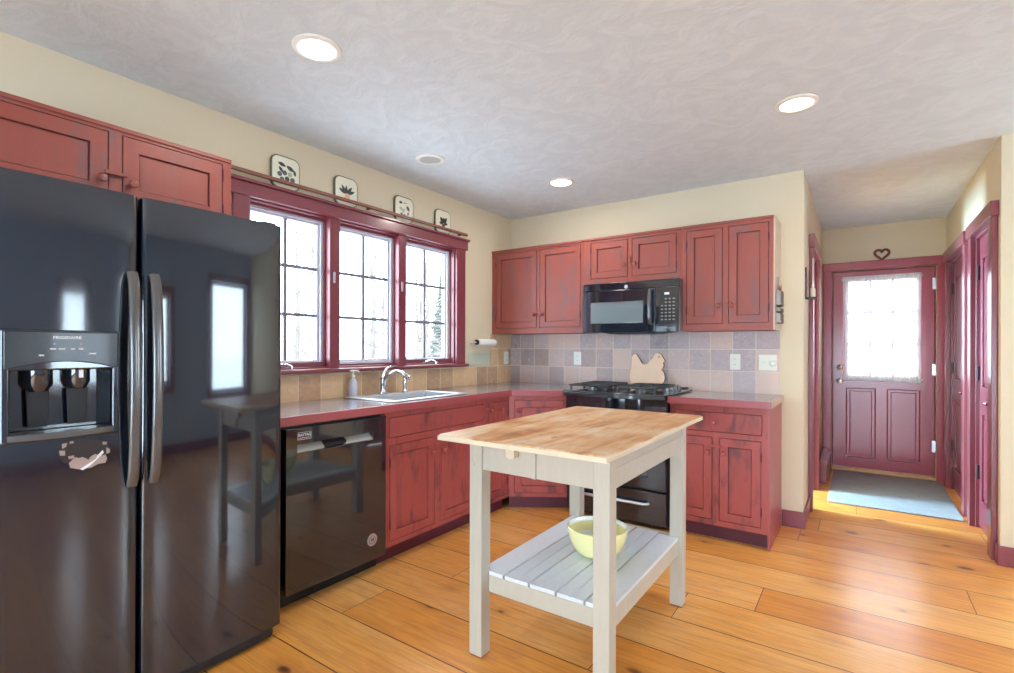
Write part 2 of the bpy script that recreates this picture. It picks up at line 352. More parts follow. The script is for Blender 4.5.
# ------------------------------------------------------------------ mesh builder
class MB:
    def __init__(s): s.v = []; s.f = []
    def add(s, vs, fs, T=None):
        k = len(s.v)
        for p in vs:
            p = Vector(p)
            s.v.append(T @ p if T is not None else p)
        for f in fs: s.f.append(tuple(i + k for i in f))
        return s
    def box(s, x0, x1, y0, y1, z0, z1, T=None):
        if x0 > x1: x0, x1 = x1, x0
        if y0 > y1: y0, y1 = y1, y0
        if z0 > z1: z0, z1 = z1, z0
        return s.add([(x0, y0, z0), (x1, y0, z0), (x1, y1, z0), (x0, y1, z0), (x0, y0, z1), (x1, y0, z1), (x1, y1, z1), (x0, y1, z1)],
                     [(0, 3, 2, 1), (4, 5, 6, 7), (0, 1, 5, 4), (1, 2, 6, 5), (2, 3, 7, 6), (3, 0, 4, 7)], T)
    def prism(s, poly, a, b, axis='z', T=None):
        """polygon (2-D, counter-clockwise) extruded from a to b along axis; axis y: (x, z) polygon, axis x: (y, z) polygon."""
        n = len(poly)
        mk = {'z': lambda p, h: (p[0], p[1], h), 'y': lambda p, h: (p[0], h, p[1]), 'x': lambda p, h: (h, p[0], p[1])}[axis]
        vs = [mk(p, a) for p in poly] + [mk(p, b) for p in poly]
        fs = [tuple(range(n - 1, -1, -1)), tuple(range(n, 2 * n))] + [(i, (i + 1) % n, n + (i + 1) % n, n + i) for i in range(n)]
        return s.add(vs, fs, T)
    def slab(s, a0, a1, b0, b1, holes, d0, d1, plane='xz'):
        """plate over (a, b) with rectangular holes, thickness d0..d1; plane xz: d is y; yz: d is x; xy: d is z."""
        A = sorted({a0, a1} | {h[0] for h in holes} | {h[1] for h in holes}); B = sorted({b0, b1} | {h[2] for h in holes} | {h[3] for h in holes})
        A = [x for x in A if a0 <= x <= a1]; B = [x for x in B if b0 <= x <= b1]
        def solid(i, j):
            if i < 0 or j < 0 or i >= len(A) - 1 or j >= len(B) - 1: return False
            ca, cb = (A[i] + A[i + 1]) / 2, (B[j] + B[j + 1]) / 2
            return not any(h[0] < ca < h[1] and h[2] < cb < h[3] for h in holes)
        mk = {'xz': lambda a, b, d: (a, d, b), 'yz': lambda a, b, d: (d, a, b), 'xy': lambda a, b, d: (a, b, d)}[plane]
        ids = {}
        def vid(i, j, k):
            if (i, j, k) not in ids:
                ids[(i, j, k)] = len(s.v); s.v.append(Vector(mk(A[i], B[j], (d0, d1)[k])))
            return ids[(i, j, k)]
        for i in range(len(A) - 1):
            for j in range(len(B) - 1):
                if not solid(i, j): continue
                s.f.append((vid(i, j, 0), vid(i + 1, j, 0), vid(i + 1, j + 1, 0), vid(i, j + 1, 0)))
                s.f.append((vid(i, j, 1), vid(i, j + 1, 1), vid(i + 1, j + 1, 1), vid(i + 1, j, 1)))
                for (di, dj, p, q) in ((-1, 0, (0, 0), (0, 1)), (1, 0, (1, 1), (1, 0)), (0, -1, (1, 0), (0, 0)), (0, 1, (0, 1), (1, 1))):
                    if not solid(i + di, j + dj):
                        s.f.append((vid(i + p[0], j + p[1], 0), vid(i + q[0], j + q[1], 0), vid(i + q[0], j + q[1], 1), vid(i + p[0], j + p[1], 1)))
        return s
    def lathe(s, prof, c=(0, 0, 0), n=24, T=None, ring=False):
        """profile [(r, h)] turned about +Z at c (or placed by T)."""
        vs, fs = [], []
        for r, hh in prof:
            for i in range(n):
                a = 2 * PI * i / n
                vs.append((c[0] + r * math.cos(a), c[1] + r * math.sin(a), c[2] + hh))
        for k in range(len(prof) - 1):
            for i in range(n):
                j = (i + 1) % n
                fs.append((k * n + i, k * n + j, (k + 1) * n + j, (k + 1) * n + i))
        if ring:
            k = len(prof) - 1
            fs += [(k * n + i, k * n + (i + 1) % n, (i + 1) % n, i) for i in range(n)]
        else:
            if prof[0][0] > 0: fs.append(tuple(range(n - 1, -1, -1)))
            if prof[-1][0] > 0: fs.append(tuple(range((len(prof) - 1) * n, len(prof) * n)))
        return s.add(vs, fs, T)
    def tube(s, pts, r, n=12, closed=False):
        pts = [Vector(p) for p in pts]; N = len(pts)
        rad = r if isinstance(r, (list, tuple)) else [r] * N
        vs, fs = [], []
        ref = None
        for k, p in enumerate(pts):
            if closed: d = pts[(k + 1) % N] - pts[k - 1]
            else: d = pts[min(k + 1, N - 1)] - pts[max(k - 1, 0)]
            d.normalize()
            if ref is None: ref = d.orthogonal().normalized()
            ref = (ref - d * ref.dot(d)).normalized()
            b = d.cross(ref)
            for i in range(n):
                a = 2 * PI * i / n
                vs.append(p + (ref * math.cos(a) + b * math.sin(a)) * rad[k])
        for k in range(N if closed else N - 1):
            for i in range(n):
                j = (i + 1) % n; k2 = (k + 1) % N
                fs.append((k * n + i, k * n + j, k2 * n + j, k2 * n + i))
        if not closed: fs.append(tuple(range(n - 1, -1, -1))); fs.append(tuple(range((N - 1) * n, N * n)))
        return s.add(vs, fs)
    def sweep(s, path, sec, side):
        """sweep a closed 2-D section (a along `side`, b along normal) along path."""
        path = [Vector(p) for p in path]; side = Vector(side); n = len(sec); vs, fs = [], []
        for k, p in enumerate(path):
            d = (path[min(k + 1, len(path) - 1)] - path[max(k - 1, 0)]).normalized()
            nn = d.cross(side).normalized()
            for a, b in sec: vs.append(p + side * a + nn * b)
        for k in range(len(path) - 1):
            for i in range(n):
                j = (i + 1) % n
                fs.append((k * n + i, k * n + j, (k + 1) * n + j, (k + 1) * n + i))
        fs.append(tuple(range(n - 1, -1, -1))); fs.append(tuple(range((len(path) - 1) * n, len(path) * n)))
        return s.add(vs, fs)
    def build(s, name, mat, parent=None, bevel=0.0, seg=2, origin=None, smooth=38, mats=None):
        vs = s.v
        if origin is None:
            lo = [min(p[i] for p in vs) for i in range(3)]; hi = [max(p[i] for p in vs) for i in range(3)]
            origin = Vector([(lo[i] + hi[i]) / 2 for i in range(3)])
            if parent is None: origin.z = lo[2]
        origin = Vector(origin)
        me = bpy.data.meshes.new(name)
        me.from_pydata([p - origin for p in vs], [], s.f); me.update()
        bm = bmesh.new(); bm.from_mesh(me); bmesh.ops.recalc_face_normals(bm, faces=bm.faces); bm.to_mesh(me); bm.free()
        me.materials.append(M[mat] if isinstance(mat, str) else mat)
        if smooth:
            me.polygons.foreach_set('use_smooth', [True] * len(me.polygons)); me.set_sharp_from_angle(angle=math.radians(smooth))
        o = bpy.data.objects.new(name, me); COL.objects.link(o)
        if parent is not None:
            o.parent = parent; o.location = origin - ORG.get(parent.name, Vector((0, 0, 0)))
        else: o.location = origin
        ORG[o.name] = origin
        if bevel:
            b = o.modifiers.new('soft_edge', 'BEVEL'); b.width = bevel; b.segments = seg; b.limit_method = 'ANGLE'; b.angle_limit = math.radians(40); b.harden_normals = True
        return o
ORG = {}
def tag(o, label=None, cat=None, group=None, kind=None):
    for k, v in (('label', label), ('category', cat), ('group', group), ('kind', kind)):
        if v: o[k] = v
    return o
def thing(name, label, cat, loc=(0, 0, 0), rotz=0.0, group=None):
    o = bpy.data.objects.new(name, None); COL.objects.link(o)
    o.empty_display_size = 0.1; o.location = loc; o.rotation_euler = (0, 0, rotz)
    ORG[o.name] = Vector((0, 0, 0))
    return tag(o, label, cat, group)
class W:
    """part geometry given in world coordinates for an unrotated thing"""
    pass
def shift(mb, loc):
    l = Vector(loc); mb.v = [p - l for p in mb.v]; return mb
def struct(mb, name, mat, parent=None, **kw):
    o = mb.build(name, mat, parent, **kw)
    if parent is None: o['kind'] = 'structure'
    return o
def copy_tree(src, parent=None):
    c = src.copy(); COL.objects.link(c)
    ORG[c.name] = ORG.get(src.name, Vector((0, 0, 0)))
    if parent is not None: c.parent = parent
    for ch in src.children: copy_tree(ch, c)
    return c
def arc(cx, cy, r, a0, a1, n):
    return [(cx + r * math.cos(math.radians(a0 + (a1 - a0) * i / n)), cy + r * math.sin(math.radians(a0 + (a1 - a0) * i / n))) for i in range(n + 1)]
def rrect(x0, x1, y0, y1, r, n=5):
    return arc(x1 - r, y0 + r, r, -90, 0, n) + arc(x1 - r, y1 - r, r, 0, 90, n) + arc(x0 + r, y1 - r, r, 90, 180, n) + arc(x0 + r, y0 + r, r, 180, 270, n)
def lettering(name, body, size, mat, parent, loc, rot, depth=0.0006, spacing=1.0, align='CENTER', bold=0.0):
    cu = bpy.data.curves.new(name, 'FONT'); cu.body = body; cu.size = size; cu.extrude = depth; cu.space_character = spacing
    cu.align_x = align; cu.align_y = 'CENTER'; cu.offset = bold
    tmp = bpy.data.objects.new('tmp_text', cu); COL.objects.link(tmp)
    dg = bpy.context.evaluated_depsgraph_get(); dg.update()
    me = bpy.data.meshes.new_from_object(tmp.evaluated_get(dg))
    bpy.data.objects.remove(tmp)
    me.name = name; me.materials.clear(); me.materials.append(M[mat])
    o = bpy.data.objects.new(name, me); COL.objects.link(o)
    o.parent = parent; o.location = Vector(loc) - ORG.get(parent.name, Vector((0, 0, 0))); o.rotation_euler = rot
    return o

# ------------------------------------------------------------------ setting
struct(MB().box(XL - 0.15, XE + 0.15, YF - 0.15, YD + 0.15, -0.1, 0), 'floor', 'floor', origin=(0, 0, 0))
struct(MB().box(XL - 0.15, XE + 0.15, YF - 0.15, YD + 0.15, H, H + 0.1), 'ceiling', 'ceiling')
WIN = (1.47, 3.235, 1.115, 2.085)
struct(MB().slab(YF - 0.14, YB + 0.14, 0, H, [WIN], XL - 0.14, XL, 'yz'), 'wall_left', 'wall')
struct(MB().box(XL, XH - 0.14, YB, YB + 0.14, 0, H), 'wall_back', 'wall')
struct(MB().slab(YB + 0.14, YD + 0.14, 0, H, [(4.53, 5.29, 0.66, 2.08)], XL - 0.14, XL, 'yz'), 'wall_fill_room', 'wall')  # unseen side room, added to pass fill light into the hall
struct(MB().box(XL, XH - 0.14, YD, YD + 0.14, 0, H), 'wall_fill_room_end', 'wall')  # end wall of the added side room
HD = (4.60, 5.22, -1, 2.02)
struct(MB().slab(YB, YD, 0, H, [HD], XH - 0.14, XH, 'yz'), 'wall_hall_left', 'wall')
struct(MB().slab(XH - 0.14, XR + 0.14, 0, H, [(-0.225, 0.605, -1, 2.045)], YD, YD + 0.14, 'xz'), 'wall_entry', 'wall')
RD1, RD2 = (4.19, 4.80, -1, 2.04), (5.13, 5.98, -1, 2.04)
struct(MB().slab(YR + 0.14, YD, 0, H, [RD1, RD2], XR, XR + 0.14, 'yz'), 'wall_hall_right', 'wall')
struct(MB().box(XR, XE, YR, YR + 0.14, 0, H), 'wall_corner', 'wall')
W4, W5 = (2.98, 3.90, 0.66, 2.08), (1.52, 2.10, 0.80, 1.85)
struct(MB().slab(YF, YR, 0, H, [W4, W5], XE, XE + 0.14, 'yz'), 'wall_right', 'wall_cool')
W6 = (-1.85, 1.85, 0.12, 1.75)
struct(MB().slab(XL, XE, 0, H, [W6], YF - 0.14, YF, 'xz'), 'wall_rear', 'wall_cool')
# tile backsplash
struct(MB().box(XL, -0.455, YB - 0.008, YB, 0.9, 1.372), 'trim_1', 'tile_back')
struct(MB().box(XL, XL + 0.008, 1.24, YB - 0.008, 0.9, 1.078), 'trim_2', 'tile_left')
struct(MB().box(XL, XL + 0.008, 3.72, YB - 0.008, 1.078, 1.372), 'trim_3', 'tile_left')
# baseboards
def baseboard(name, x0, x1, y0, y1): struct(MB().box(x0, x1, y0, y1, 0, 0.115), name, 'trim_red', bevel=0.004)
baseboard('baseboard_back', -0.44, XH + 0.014, YB - 0.014, YB)
baseboard('baseboard_hall_left', XH, XH + 0.014, YB, 4.495)
baseboard('baseboard_corner', XR - 0.014, XE, YR - 0.014, YR)
baseboard('baseboard_hall_right', XR - 0.014, XR, YR, 4.085)
baseboard('baseboard_right', XE - 0.014, XE, YF, YR - 0.014)
baseboard('baseboard_rear_left', XL, W6[0] - 0.1, YF, YF + 0.014)
baseboard('baseboard_rear_right', W6[1] + 0.1, XE, YF, YF + 0.014)
baseboard('baseboard_left', XL, XL + 0.014, YF + 0.014, 0.2)

# kitchen window: casings, header, stool, mullions, three sashes
mb = MB()
mb.box(XL, XL + 0.022, 1.385, 1.475, 1.11, 2.08); mb.box(XL, XL + 0.022, 3.225, 3.335, 1.11, 2.08)
struct(mb, 'trim_4', 'trim_red', bevel=0.004)
mb = MB().box(XL, XL + 0.03, 1.33, 3.36, 2.076, 2.15); mb.box(XL, XL + 0.045, 1.32, 3.372, 2.150, 2.168)
struct(mb, 'trim_5', 'trim_red', bevel=0.004)
mb = MB().box(XL - 0.06, XL + 0.05, 1.36, 3.355, 1.088, 1.112)
struct(mb, 'trim_6', 'trim_red', bevel=0.006)
mb = MB()
for y0, y1 in ((2.002, 2.078), (2.590, 2.666)):
    mb.box(XL - 0.09, XL + 0.006, y0, y1, 1.112, 2.085)
struct(mb, 'trim_7', 'trim_red', bevel=0.004)
mb = MB().slab(WIN[0] - 0.0, WIN[1] + 0.0, WIN[2] - 0.005, WIN[3], [(1.49, 3.215, 1.125, 2.066)], XL - 0.135, XL - 0.004, 'yz')
struct(mb, 'trim_8', 'trim_red', bevel=0.003)
mb = MB()
for y0, y1 in ((1.49, 2.002), (2.078, 2.590), (2.666, 3.215)):
    mb.slab(y0, y1, 1.1255, 2.0655, [(y0 + 0.010, y1 - 0.010, 1.1255 + (0.012 if 2.0 < y0 < 2.5 else 0.03), 2.05)], XL - 0.054, XL - 0.040, 'yz')
struct(mb, 'trim_14', 'trim_red', bevel=0.002)
for i, (y0, y1) in enumerate(((1.49, 2.002), (2.078, 2.590), (2.666, 3.215))):
    z0, z1 = 1.126, 2.066; fr = 0.026; x0, x1 = XL - 0.10, XL - 0.055
    mid = i == 1
    w = struct(MB().slab(y0, y1, z0, z1, [(y0 + fr, y1 - fr, z0 + fr, z1 - fr)], x0, x1, 'yz'), 'window_%d' % (i + 1), 'sash_grey', bevel=0.003)
    ya, yb, za, zb = y0 + fr, y1 - fr, z0 + fr, z1 - fr
    MB().slab(ya, yb, za, zb, [(ya + 0.014, yb - 0.014, za + 0.014, zb - 0.014)], x0 - 0.004, x0 + 0.026, 'yz').build('window_bead', 'sash_grey', w)
    mm = MB(); ym = (ya + yb) / 2
    mm.box(x0 + 0.006, x0 + 0.024, ym - 0.010, ym + 0.010, za, zb)
    for k in (1, 2):
        zz = za + (zb - za) * k / 3; mm.box(x0 + 0.007, x0 + 0.021, ya, yb, zz - 0.010, zz + 0.010)
    mm.build('muntin_bars', 'muntin_grey', w)
    MB().box(x0 + 0.011, x0 + 0.015, ya + 0.002, yb - 0.002, za + 0.002, zb - 0.002).build('window_glass', 'glass', w)
    if i != 1:
        yc = 1.66 if i == 0 else 2.90
        mb = MB().box(XL - 0.055, XL - 0.02, yc - 0.035, yc + 0.035, 1.113, 1.135); mb.tube([(XL - 0.03, yc, 1.13), (XL + 0.0, yc + 0.005, 1.142), (XL + 0.02, yc + 0.03, 1.146), (XL + 0.03, yc + 0.06, 1.132)], 0.008)
        mb.lathe([(0.0, 0), (0.011, 0.004), (0.011, 0.016), (0, 0.02)], (XL + 0.03, yc + 0.06, 1.116), 12)
        mb.build('crank_handle', 'chrome', w)
    if i != 2:
        yc = y1 + 0.02
        MB().box(XL + 0.006, XL + 0.018, yc, yc + 0.014, 1.66, 1.73).build('sash_lock', 'sash_grey', w, bevel=0.003)

# plain windows in the parts of the room behind and to the right of the viewer
def plain_window(name, plane, a0, a1, b0, b1, d, cols, rows, inner):
    fr = 0.05
    w = struct(MB().slab(a0, a1, b0, b1, [(a0 + fr, a1 - fr, b0 + fr, b1 - fr)], d, d + 0.05, plane), name, 'trim_red', bevel=0.003)
    box = (lambda m, p, q, r, s_, e, g: m.box(p, q, e, g, r, s_)) if plane == 'xz' else (lambda m, p, q, r, s_, e, g: m.box(e, g, p, q, r, s_))
    mm = MB()
    for k in range(1, cols):
        a = a0 + (a1 - a0) * k / cols; box(mm, a - 0.016, a + 0.016, b0 + fr, b1 - fr, d + 0.01, d + 0.04)
    for k in range(1, rows):
        b = b0 + (b1 - b0) * k / rows; box(mm, a0 + fr, a1 - fr, b - 0.012, b + 0.012, d + 0.012, d + 0.038)
    if mm.v: mm.build('muntin_bars', 'trim_red', w)
    g = MB(); box(g, a0 + fr - 0.005, a1 - fr + 0.005, b0 + fr - 0.005, b1 - fr + 0.005, d + 0.022, d + 0.027); g.build('window_glass', 'glass', w)
    MB().slab(a0 - 0.09, a1 + 0.09, b0 - 0.09, b1 + 0.09, [(a0, a1, b0, b1)], inner, inner + (0.02 if plane == 'xz' else -0.02), plane).build('window_casing', 'trim_red', w, bevel=0.003)
plain_window('window_4', 'yz', *W4, XE + 0.05, 1, 1, XE)
plain_window('window_5', 'yz', *W5, XE + 0.05, 1, 1, XE)
plain_window('window_6', 'xz', *W6, YF - 0.1, 4, 1, YF)  # unseen rear window, added for soft frontal light

# ------------------------------------------------------------------ hall doors
def panel_door(name, plane, a0, a1, z0, z1, d, panels, nsign, glass_hole=None, mat='trim_red'):
    """slab door with recessed moulded panels; nsign: direction the face looks along the plane's normal"""
    th = 0.04
    holes = list(panels) + ([glass_hole] if glass_hole else [])
    o = struct(MB().slab(a0, a1, z0, z1, holes, d, d - nsign * th, plane), name, mat, bevel=0.005)
    for (p0, p1, q0, q1) in panels:
        m = MB()
        def bx(u0, u1, v0, v1, e0, e1):
            if plane == 'xz': m.box(u0, u1, e0, e1, v0, v1)
            else: m.box(e0, e1, u0, u1, v0, v1)
        bx(p0, p1, q0, q1, d - nsign * 0.014, d - nsign * 0.03)
        bx(p0 + 0.028, p1 - 0.028, q0 + 0.028, q1 - 0.028, d - nsign * 0.006, d - nsign * 0.02)
        m.build('door_panel', mat, o, bevel=0.008)
    return o
# entry door
d1 = panel_door('door_1', 'xz', -0.218, 0.598, 0.035, 2.035, YD + 0.03, [(-0.10, 0.142, 0.14, 0.845), (0.238, 0.49, 0.14, 0.845)], -1, (-0.085, 0.465, 0.985, 1.93), 'door_red_lit')
MB().box(-0.085, 0.465, YD + 0.048, YD + 0.053, 0.985, 1.93).build('door_glass', 'glass', d1)
mm = MB()
for k in (1, 2):
    a = -0.085 + 0.55 * k / 3; mm.box(a - 0.011, a + 0.011, YD + 0.036, YD + 0.066, 0.985, 1.93)
    b = 0.985 + 0.945 * k / 3; mm.box(-0.085, 0.465, YD + 0.037, YD + 0.065, b - 0.011, b + 0.011)
mm.build('muntin_bars', 'trim_red', d1)
TY = Matrix.Rotation(PI / 2, 4, 'X')   # +Z of a lathe -> -Y
k = MB().lathe([(0.0, 0), (0.031, 0.002), (0.031, 0.008), (0.012, 0.012), (0.012, 0.032), (0.026, 0.042), (0.029, 0.055), (0.022, 0.066), (0, 0.069)], n=20, T=Matrix.Translation((-0.155, YD + 0.03, 0.915)) @ TY)
k.build('door_knob', 'chrome', d1)
MB().lathe([(0, 0), (0.03, 0.002), (0.03, 0.012), (0.02, 0.018), (0, 0.02)], n=20, T=Matrix.Translation((-0.155, YD + 0.03, 1.055)) @ TY).build('deadbolt', 'chrome', d1)
for z in (0.32, 1.05, 1.87):
    MB().box(0.578, 0.606, YD + 0.012, YD + 0.031, z - 0.055, z + 0.055).build('hinge', 'brushed_silver', d1, bevel=0.002)
struct(MB().box(-0.225, 0.605, YD - 0.03, YD + 0.10, 0, 0.033), 'trim_9', 'threshold_oak', bevel=0.006)
mb = MB().slab(-0.227, 0.607, 0.0, 2.047, [(-0.198, 0.578, -1, 2.018)], YD + 0.072, YD + 0.10, 'xz').box(-0.305, -0.228, YD - 0.022, YD, 0, 2.045).box(0.608, XR - 0.002, YD - 0.022, YD, 0, 2.045).box(-0.309, XR - 0.002, YD - 0.026, YD, 2.045, 2.13)
struct(mb, 'trim_10', 'door_red_lit', bevel=0.004)
# left hall door
mb = MB().slab(4.60, 5.22, 0, 2.02, [(4.622, 5.198, -1, 2.0)], XH - 0.14, XH + 0.0, 'yz')
mb.box(XH, XH + 0.03, 4.50, 4.602, 0, 2.02).box(XH, XH + 0.03, 5.218, 5.32, 0, 2.02).box(XH, XH + 0.04, 4.48, 5.34, 2.02, 2.125)
struct(mb, 'trim_11', 'trim_red', bevel=0.004)
# right hall doors
W7 = (4.53, 5.29, 0.66, 2.08)
plain_window('window_7', 'yz', *W7, XL - 0.1, 1, 2, XL + 0.02)  # unseen window of the added side room, for the hall's fill light
def hall_door(idx, a0, a1, trim, hz):
    w = a1 - a0; x = XR + 0.02
    c = (a0 + a1) / 2; e = 0.085
    ps = [(a0 + e, c - 0.035, 0.2, 0.80), (c + 0.035, a1 - e, 0.2, 0.80), (a0 + e, c - 0.035, 0.99, 1.87), (c + 0.035, a1 - e, 0.99, 1.87)]
    d = panel_door('door_%d' % idx, 'yz', a0 + 0.012, a1 - 0.012, 0.012, 2.018, x, ps, -1)
    yl = a0 + 0.075
    h = MB().lathe([(0, 0), (0.028, 0.002), (0.028, 0.01), (0.011, 0.014), (0.011, 0.04)], n=16, T=Matrix.Translation((x, yl, 0.905)) @ Matrix.Rotation(-PI / 2, 4, 'Y'))
    h.tube([(x - 0.042, yl - 0.01, 0.905), (x - 0.045, yl + 0.03, 0.907), (x - 0.045, yl + 0.07, 0.902), (x - 0.038, yl + 0.10, 0.895)], [0.009, 0.009, 0.008, 0.006])
    h.build('lever_handle', 'chrome', d)
    for z in (0.39, 1.08, 1.78):
        MB().box(x - 0.014, x + 0.004, a1 - 0.03, a1 + 0.004, z - 0.05, z + 0.05).build('hinge', 'hinge_black', d, bevel=0.003)
    m = MB().slab(a0, a1, 0, 2.04, [(a0 + 0.012, a1 - 0.012, -1, 2.02)], XR + 0.0, XR + 0.14, 'yz')
    m.box(XR - 0.03, XR, a0 - 0.095, a0 + 0.004, 0, 2.035).box(XR - 0.03, XR, a1 - 0.004, a1 + 0.095, 0, 2.035).box(XR - 0.04, XR, a0 - 0.115, a1 + 0.115, 2.035, 2.125)
    struct(m, 'trim_%d' % trim, 'trim_red', bevel=0.004)
hall_door(2, RD1[0], RD1[1], 12, 0)
hall_door(3, RD2[0], RD2[1], 13, 0)

# ------------------------------------------------------------------ outside: snowy ground, bare woods
struct(MB().box(-60, 60, -60, 60, -0.35, -0.25), 'ground', 'ground_snow')
def bare_tree(x, y, hgt, seed, label):
    rnd = random.Random(seed)
    tr = thing('bare_tree', label, 'tree', (x, y, -0.25), 0, 'bare trees outside the kitchen window')
    lean = rnd.uniform(-0.05, 0.05)
    top = Vector((lean * hgt, rnd.uniform(-0.05, 0.05) * hgt, hgt))
    pts = [top * k / 6 + Vector((rnd.uniform(-.05, .05), rnd.uniform(-.05, .05), 0)) * (k > 0) for k in range(7)]
    MB().tube(pts, [0.11, 0.1, 0.085, 0.07, 0.055, 0.035, 0.012], 8).build('trunk', 'bark_pale', tr)
    b = MB().tube(pts, [0.066, 0.06, 0.051, 0.042, 0.033, 0.021, 0.007], 6)
    for k in range(26):
        f = rnd.uniform(0.12, 0.95); kk = int(f * 6); p = pts[kk].lerp(pts[kk + 1], f * 6 - kk); a = rnd.uniform(0, 2 * PI); L = (1.12 - f) * rnd.uniform(0.35, 0.72)
        d = Vector((math.cos(a), math.sin(a), rnd.uniform(0.3, 1.0)))
        q = p + d * L * 0.5 + Vector((0, 0, rnd.uniform(-.1, .1))); e = p + d * L
        b.tube([p, q, e], [0.04 * (1.1 - f), 0.028 * (1.1 - f), 0.007], 5)
        for _ in range(4):
            ff = rnd.uniform(0.3, 0.95); s = p.lerp(q, ff * 2) if ff < 0.5 else q.lerp(e, ff * 2 - 1); dd = Vector((rnd.uniform(-1, 1), rnd.uniform(-1, 1), rnd.uniform(0, 1))).normalized() * rnd.uniform(0.1, 0.22)
            b.tube([s, s + dd * 0.5, s + dd], [0.013, 0.010, 0.006], 4)
    b.build('branches', 'bark_pale', tr)
_n = 0
for row, (tx, ya) in enumerate(((-9.6, 4.9), (-12.0, 6.1), (-14.4, 7.1), (-17.0, 8.8))):
    for k in range(5):
        bare_tree(tx + random.uniform(-0.25, 0.25), ya + k * (2.0 + 0.28 * row) + random.uniform(-0.3, 0.3), random.uniform(4.5, 7.0) + 0.4 * row, _n + 3, 'bare pale tree in the snowy woods outside the kitchen window')
        _n += 1
def conifer(x, y, hgt, seed, label):
    rnd = random.Random(seed)
    t_ = thing('evergreen_tree', label, 'tree', (x, y, -0.25))
    MB().tube([(0, 0, 0), (0, 0, hgt * 0.5), (0, 0, hgt)], [0.12, 0.08, 0.01], 8).build('trunk', 'bark_pale', t_)
    m = MB()
    for k in range(40):
        z = hgt * (0.12 + 0.86 * k / 39); r = (1 - k / 40) * hgt * 0.2 + 0.06
        for j in range(7):
            a = 2 * PI * (j + rnd.random() * .6) / 11; rr = r * rnd.uniform(0.65, 1.15); z += rnd.uniform(-0.02, 0.02)
            m.tube([(0, 0, z), (rr * .5 * math.cos(a), rr * .5 * math.sin(a), z - 0.04), (rr * math.cos(a), rr * math.sin(a), z - 0.2)], [0.07, 0.09, 0.01], 5)
    m.build('foliage', 'needles', t_)
conifer(-20.0, 22.2, 6.6, 5, 'pale blue-green evergreen outside the right-hand window sash')

# ------------------------------------------------------------------ cabinet kit (local frame: face at y=0 looking to -y, x to the right, depth to +y)
def knob_mb(x, z, y=-0.001, r=0.017):
    return MB().lathe([(0, 0), (0.009, 0.001), (0.007, 0.010), (r * 0.92, 0.018), (r, 0.024), (r * 0.8, 0.030), (0, 0.033)], n=16, T=Matrix.Translation((x, y, z)) @ TY)
def cab_door(par, x0, x1, z0, z1, mat, knob=None, hinge=None, rail=0.052, flat=False, name='door'):
    g = 0.0035
    a0, a1, b0, b1 = x0 + g, x1 - g, z0 + g, z1 - g
    if flat:
        d = MB().box(a0, a1, -0.002, 0.018, b0, b1).build(name, mat, par, bevel=0.003)
    else:
        h = (a0 + rail, a1 - rail, b0 + rail, b1 - rail)
        d = MB().slab(a0, a1, b0, b1, [h], -0.002, 0.016).build(name, mat, par, bevel=0.002)
        MB().box(h[0] + 0.003, h[1] - 0.003, 0.008, 0.014, h[2] + 0.003, h[3] - 0.003).build('door_panel', mat, d, bevel=0.002)
    if knob:
        for kx, kz in (knob if isinstance(knob, list) else [knob]): knob_mb(kx, kz, -0.002).build('knob', mat, d)
    if hinge is not None:
        hx = a0 - 0.002 if hinge == 'l' else a1 + 0.002
        for hz in (z0 + 0.1 * min(1, (z1 - z0) / 0.5), z1 - 0.1 * min(1, (z1 - z0) / 0.5)):
            m = MB().tube([(hx, -0.005, hz - 0.022), (hx, -0.005, hz + 0.022)], 0.0045, 8); m.tube([(hx, -0.005, hz - 0.03), (hx, -0.005, hz - 0.022)], 0.003, 8); m.tube([(hx, -0.005, hz + 0.022), (hx, -0.005, hz + 0.03)], 0.003, 8)
            m.build('hinge', 'toe_red', d)
    return d
def latch(par, x, z, L, mat, vertical=False):
    m = MB().lathe([(0, 0), (0.006, 0.0), (0.006, 0.008), (0, 0.008)], n=12, T=Matrix.Translation((x, 0, z)) @ TY)
    if vertical: m.prism([(x - 0.008, z - L / 2), (x + 0.008, z - L / 2), (x + 0.009, z + L / 2), (x - 0.009, z + L / 2)], -0.016, -0.007, 'y')
    else: m.prism([(x - L / 2, z - 0.008), (x + L / 2, z - 0.007), (x + L / 2, z + 0.007), (x - L / 2, z + 0.008)], -0.016, -0.007, 'y')
    m.build('turn_latch', mat, par, bevel=0.003)
def cab_body(par, w, depth, z0, z1, openings, mat, toe=True, body=None, side=None):
    zb = z0 if not toe else 0.1
    b = MB()
    if body: b.prism(body, zb, z1)
    else: b.box(0, w, 0.02, depth, zb, z1)
    b.build('carcass', mat, par)
    MB().slab(0, w, zb, z1, openings, 0.0, 0.0205).build('face_frame', mat, par)
    if toe:
        if body: MB().prism([(0.0, 0.065), (w, 0.065), (w, 0.085), (0.0, 0.085)], 0, 0.1).build('toe_kick', 'toe_red', par)
        else: MB().box(0, w, 0.065, depth, 0, 0.1).build('toe_kick', 'toe_red', par)

FX = -2.21      # face of the left run
RP = 'red_paint'
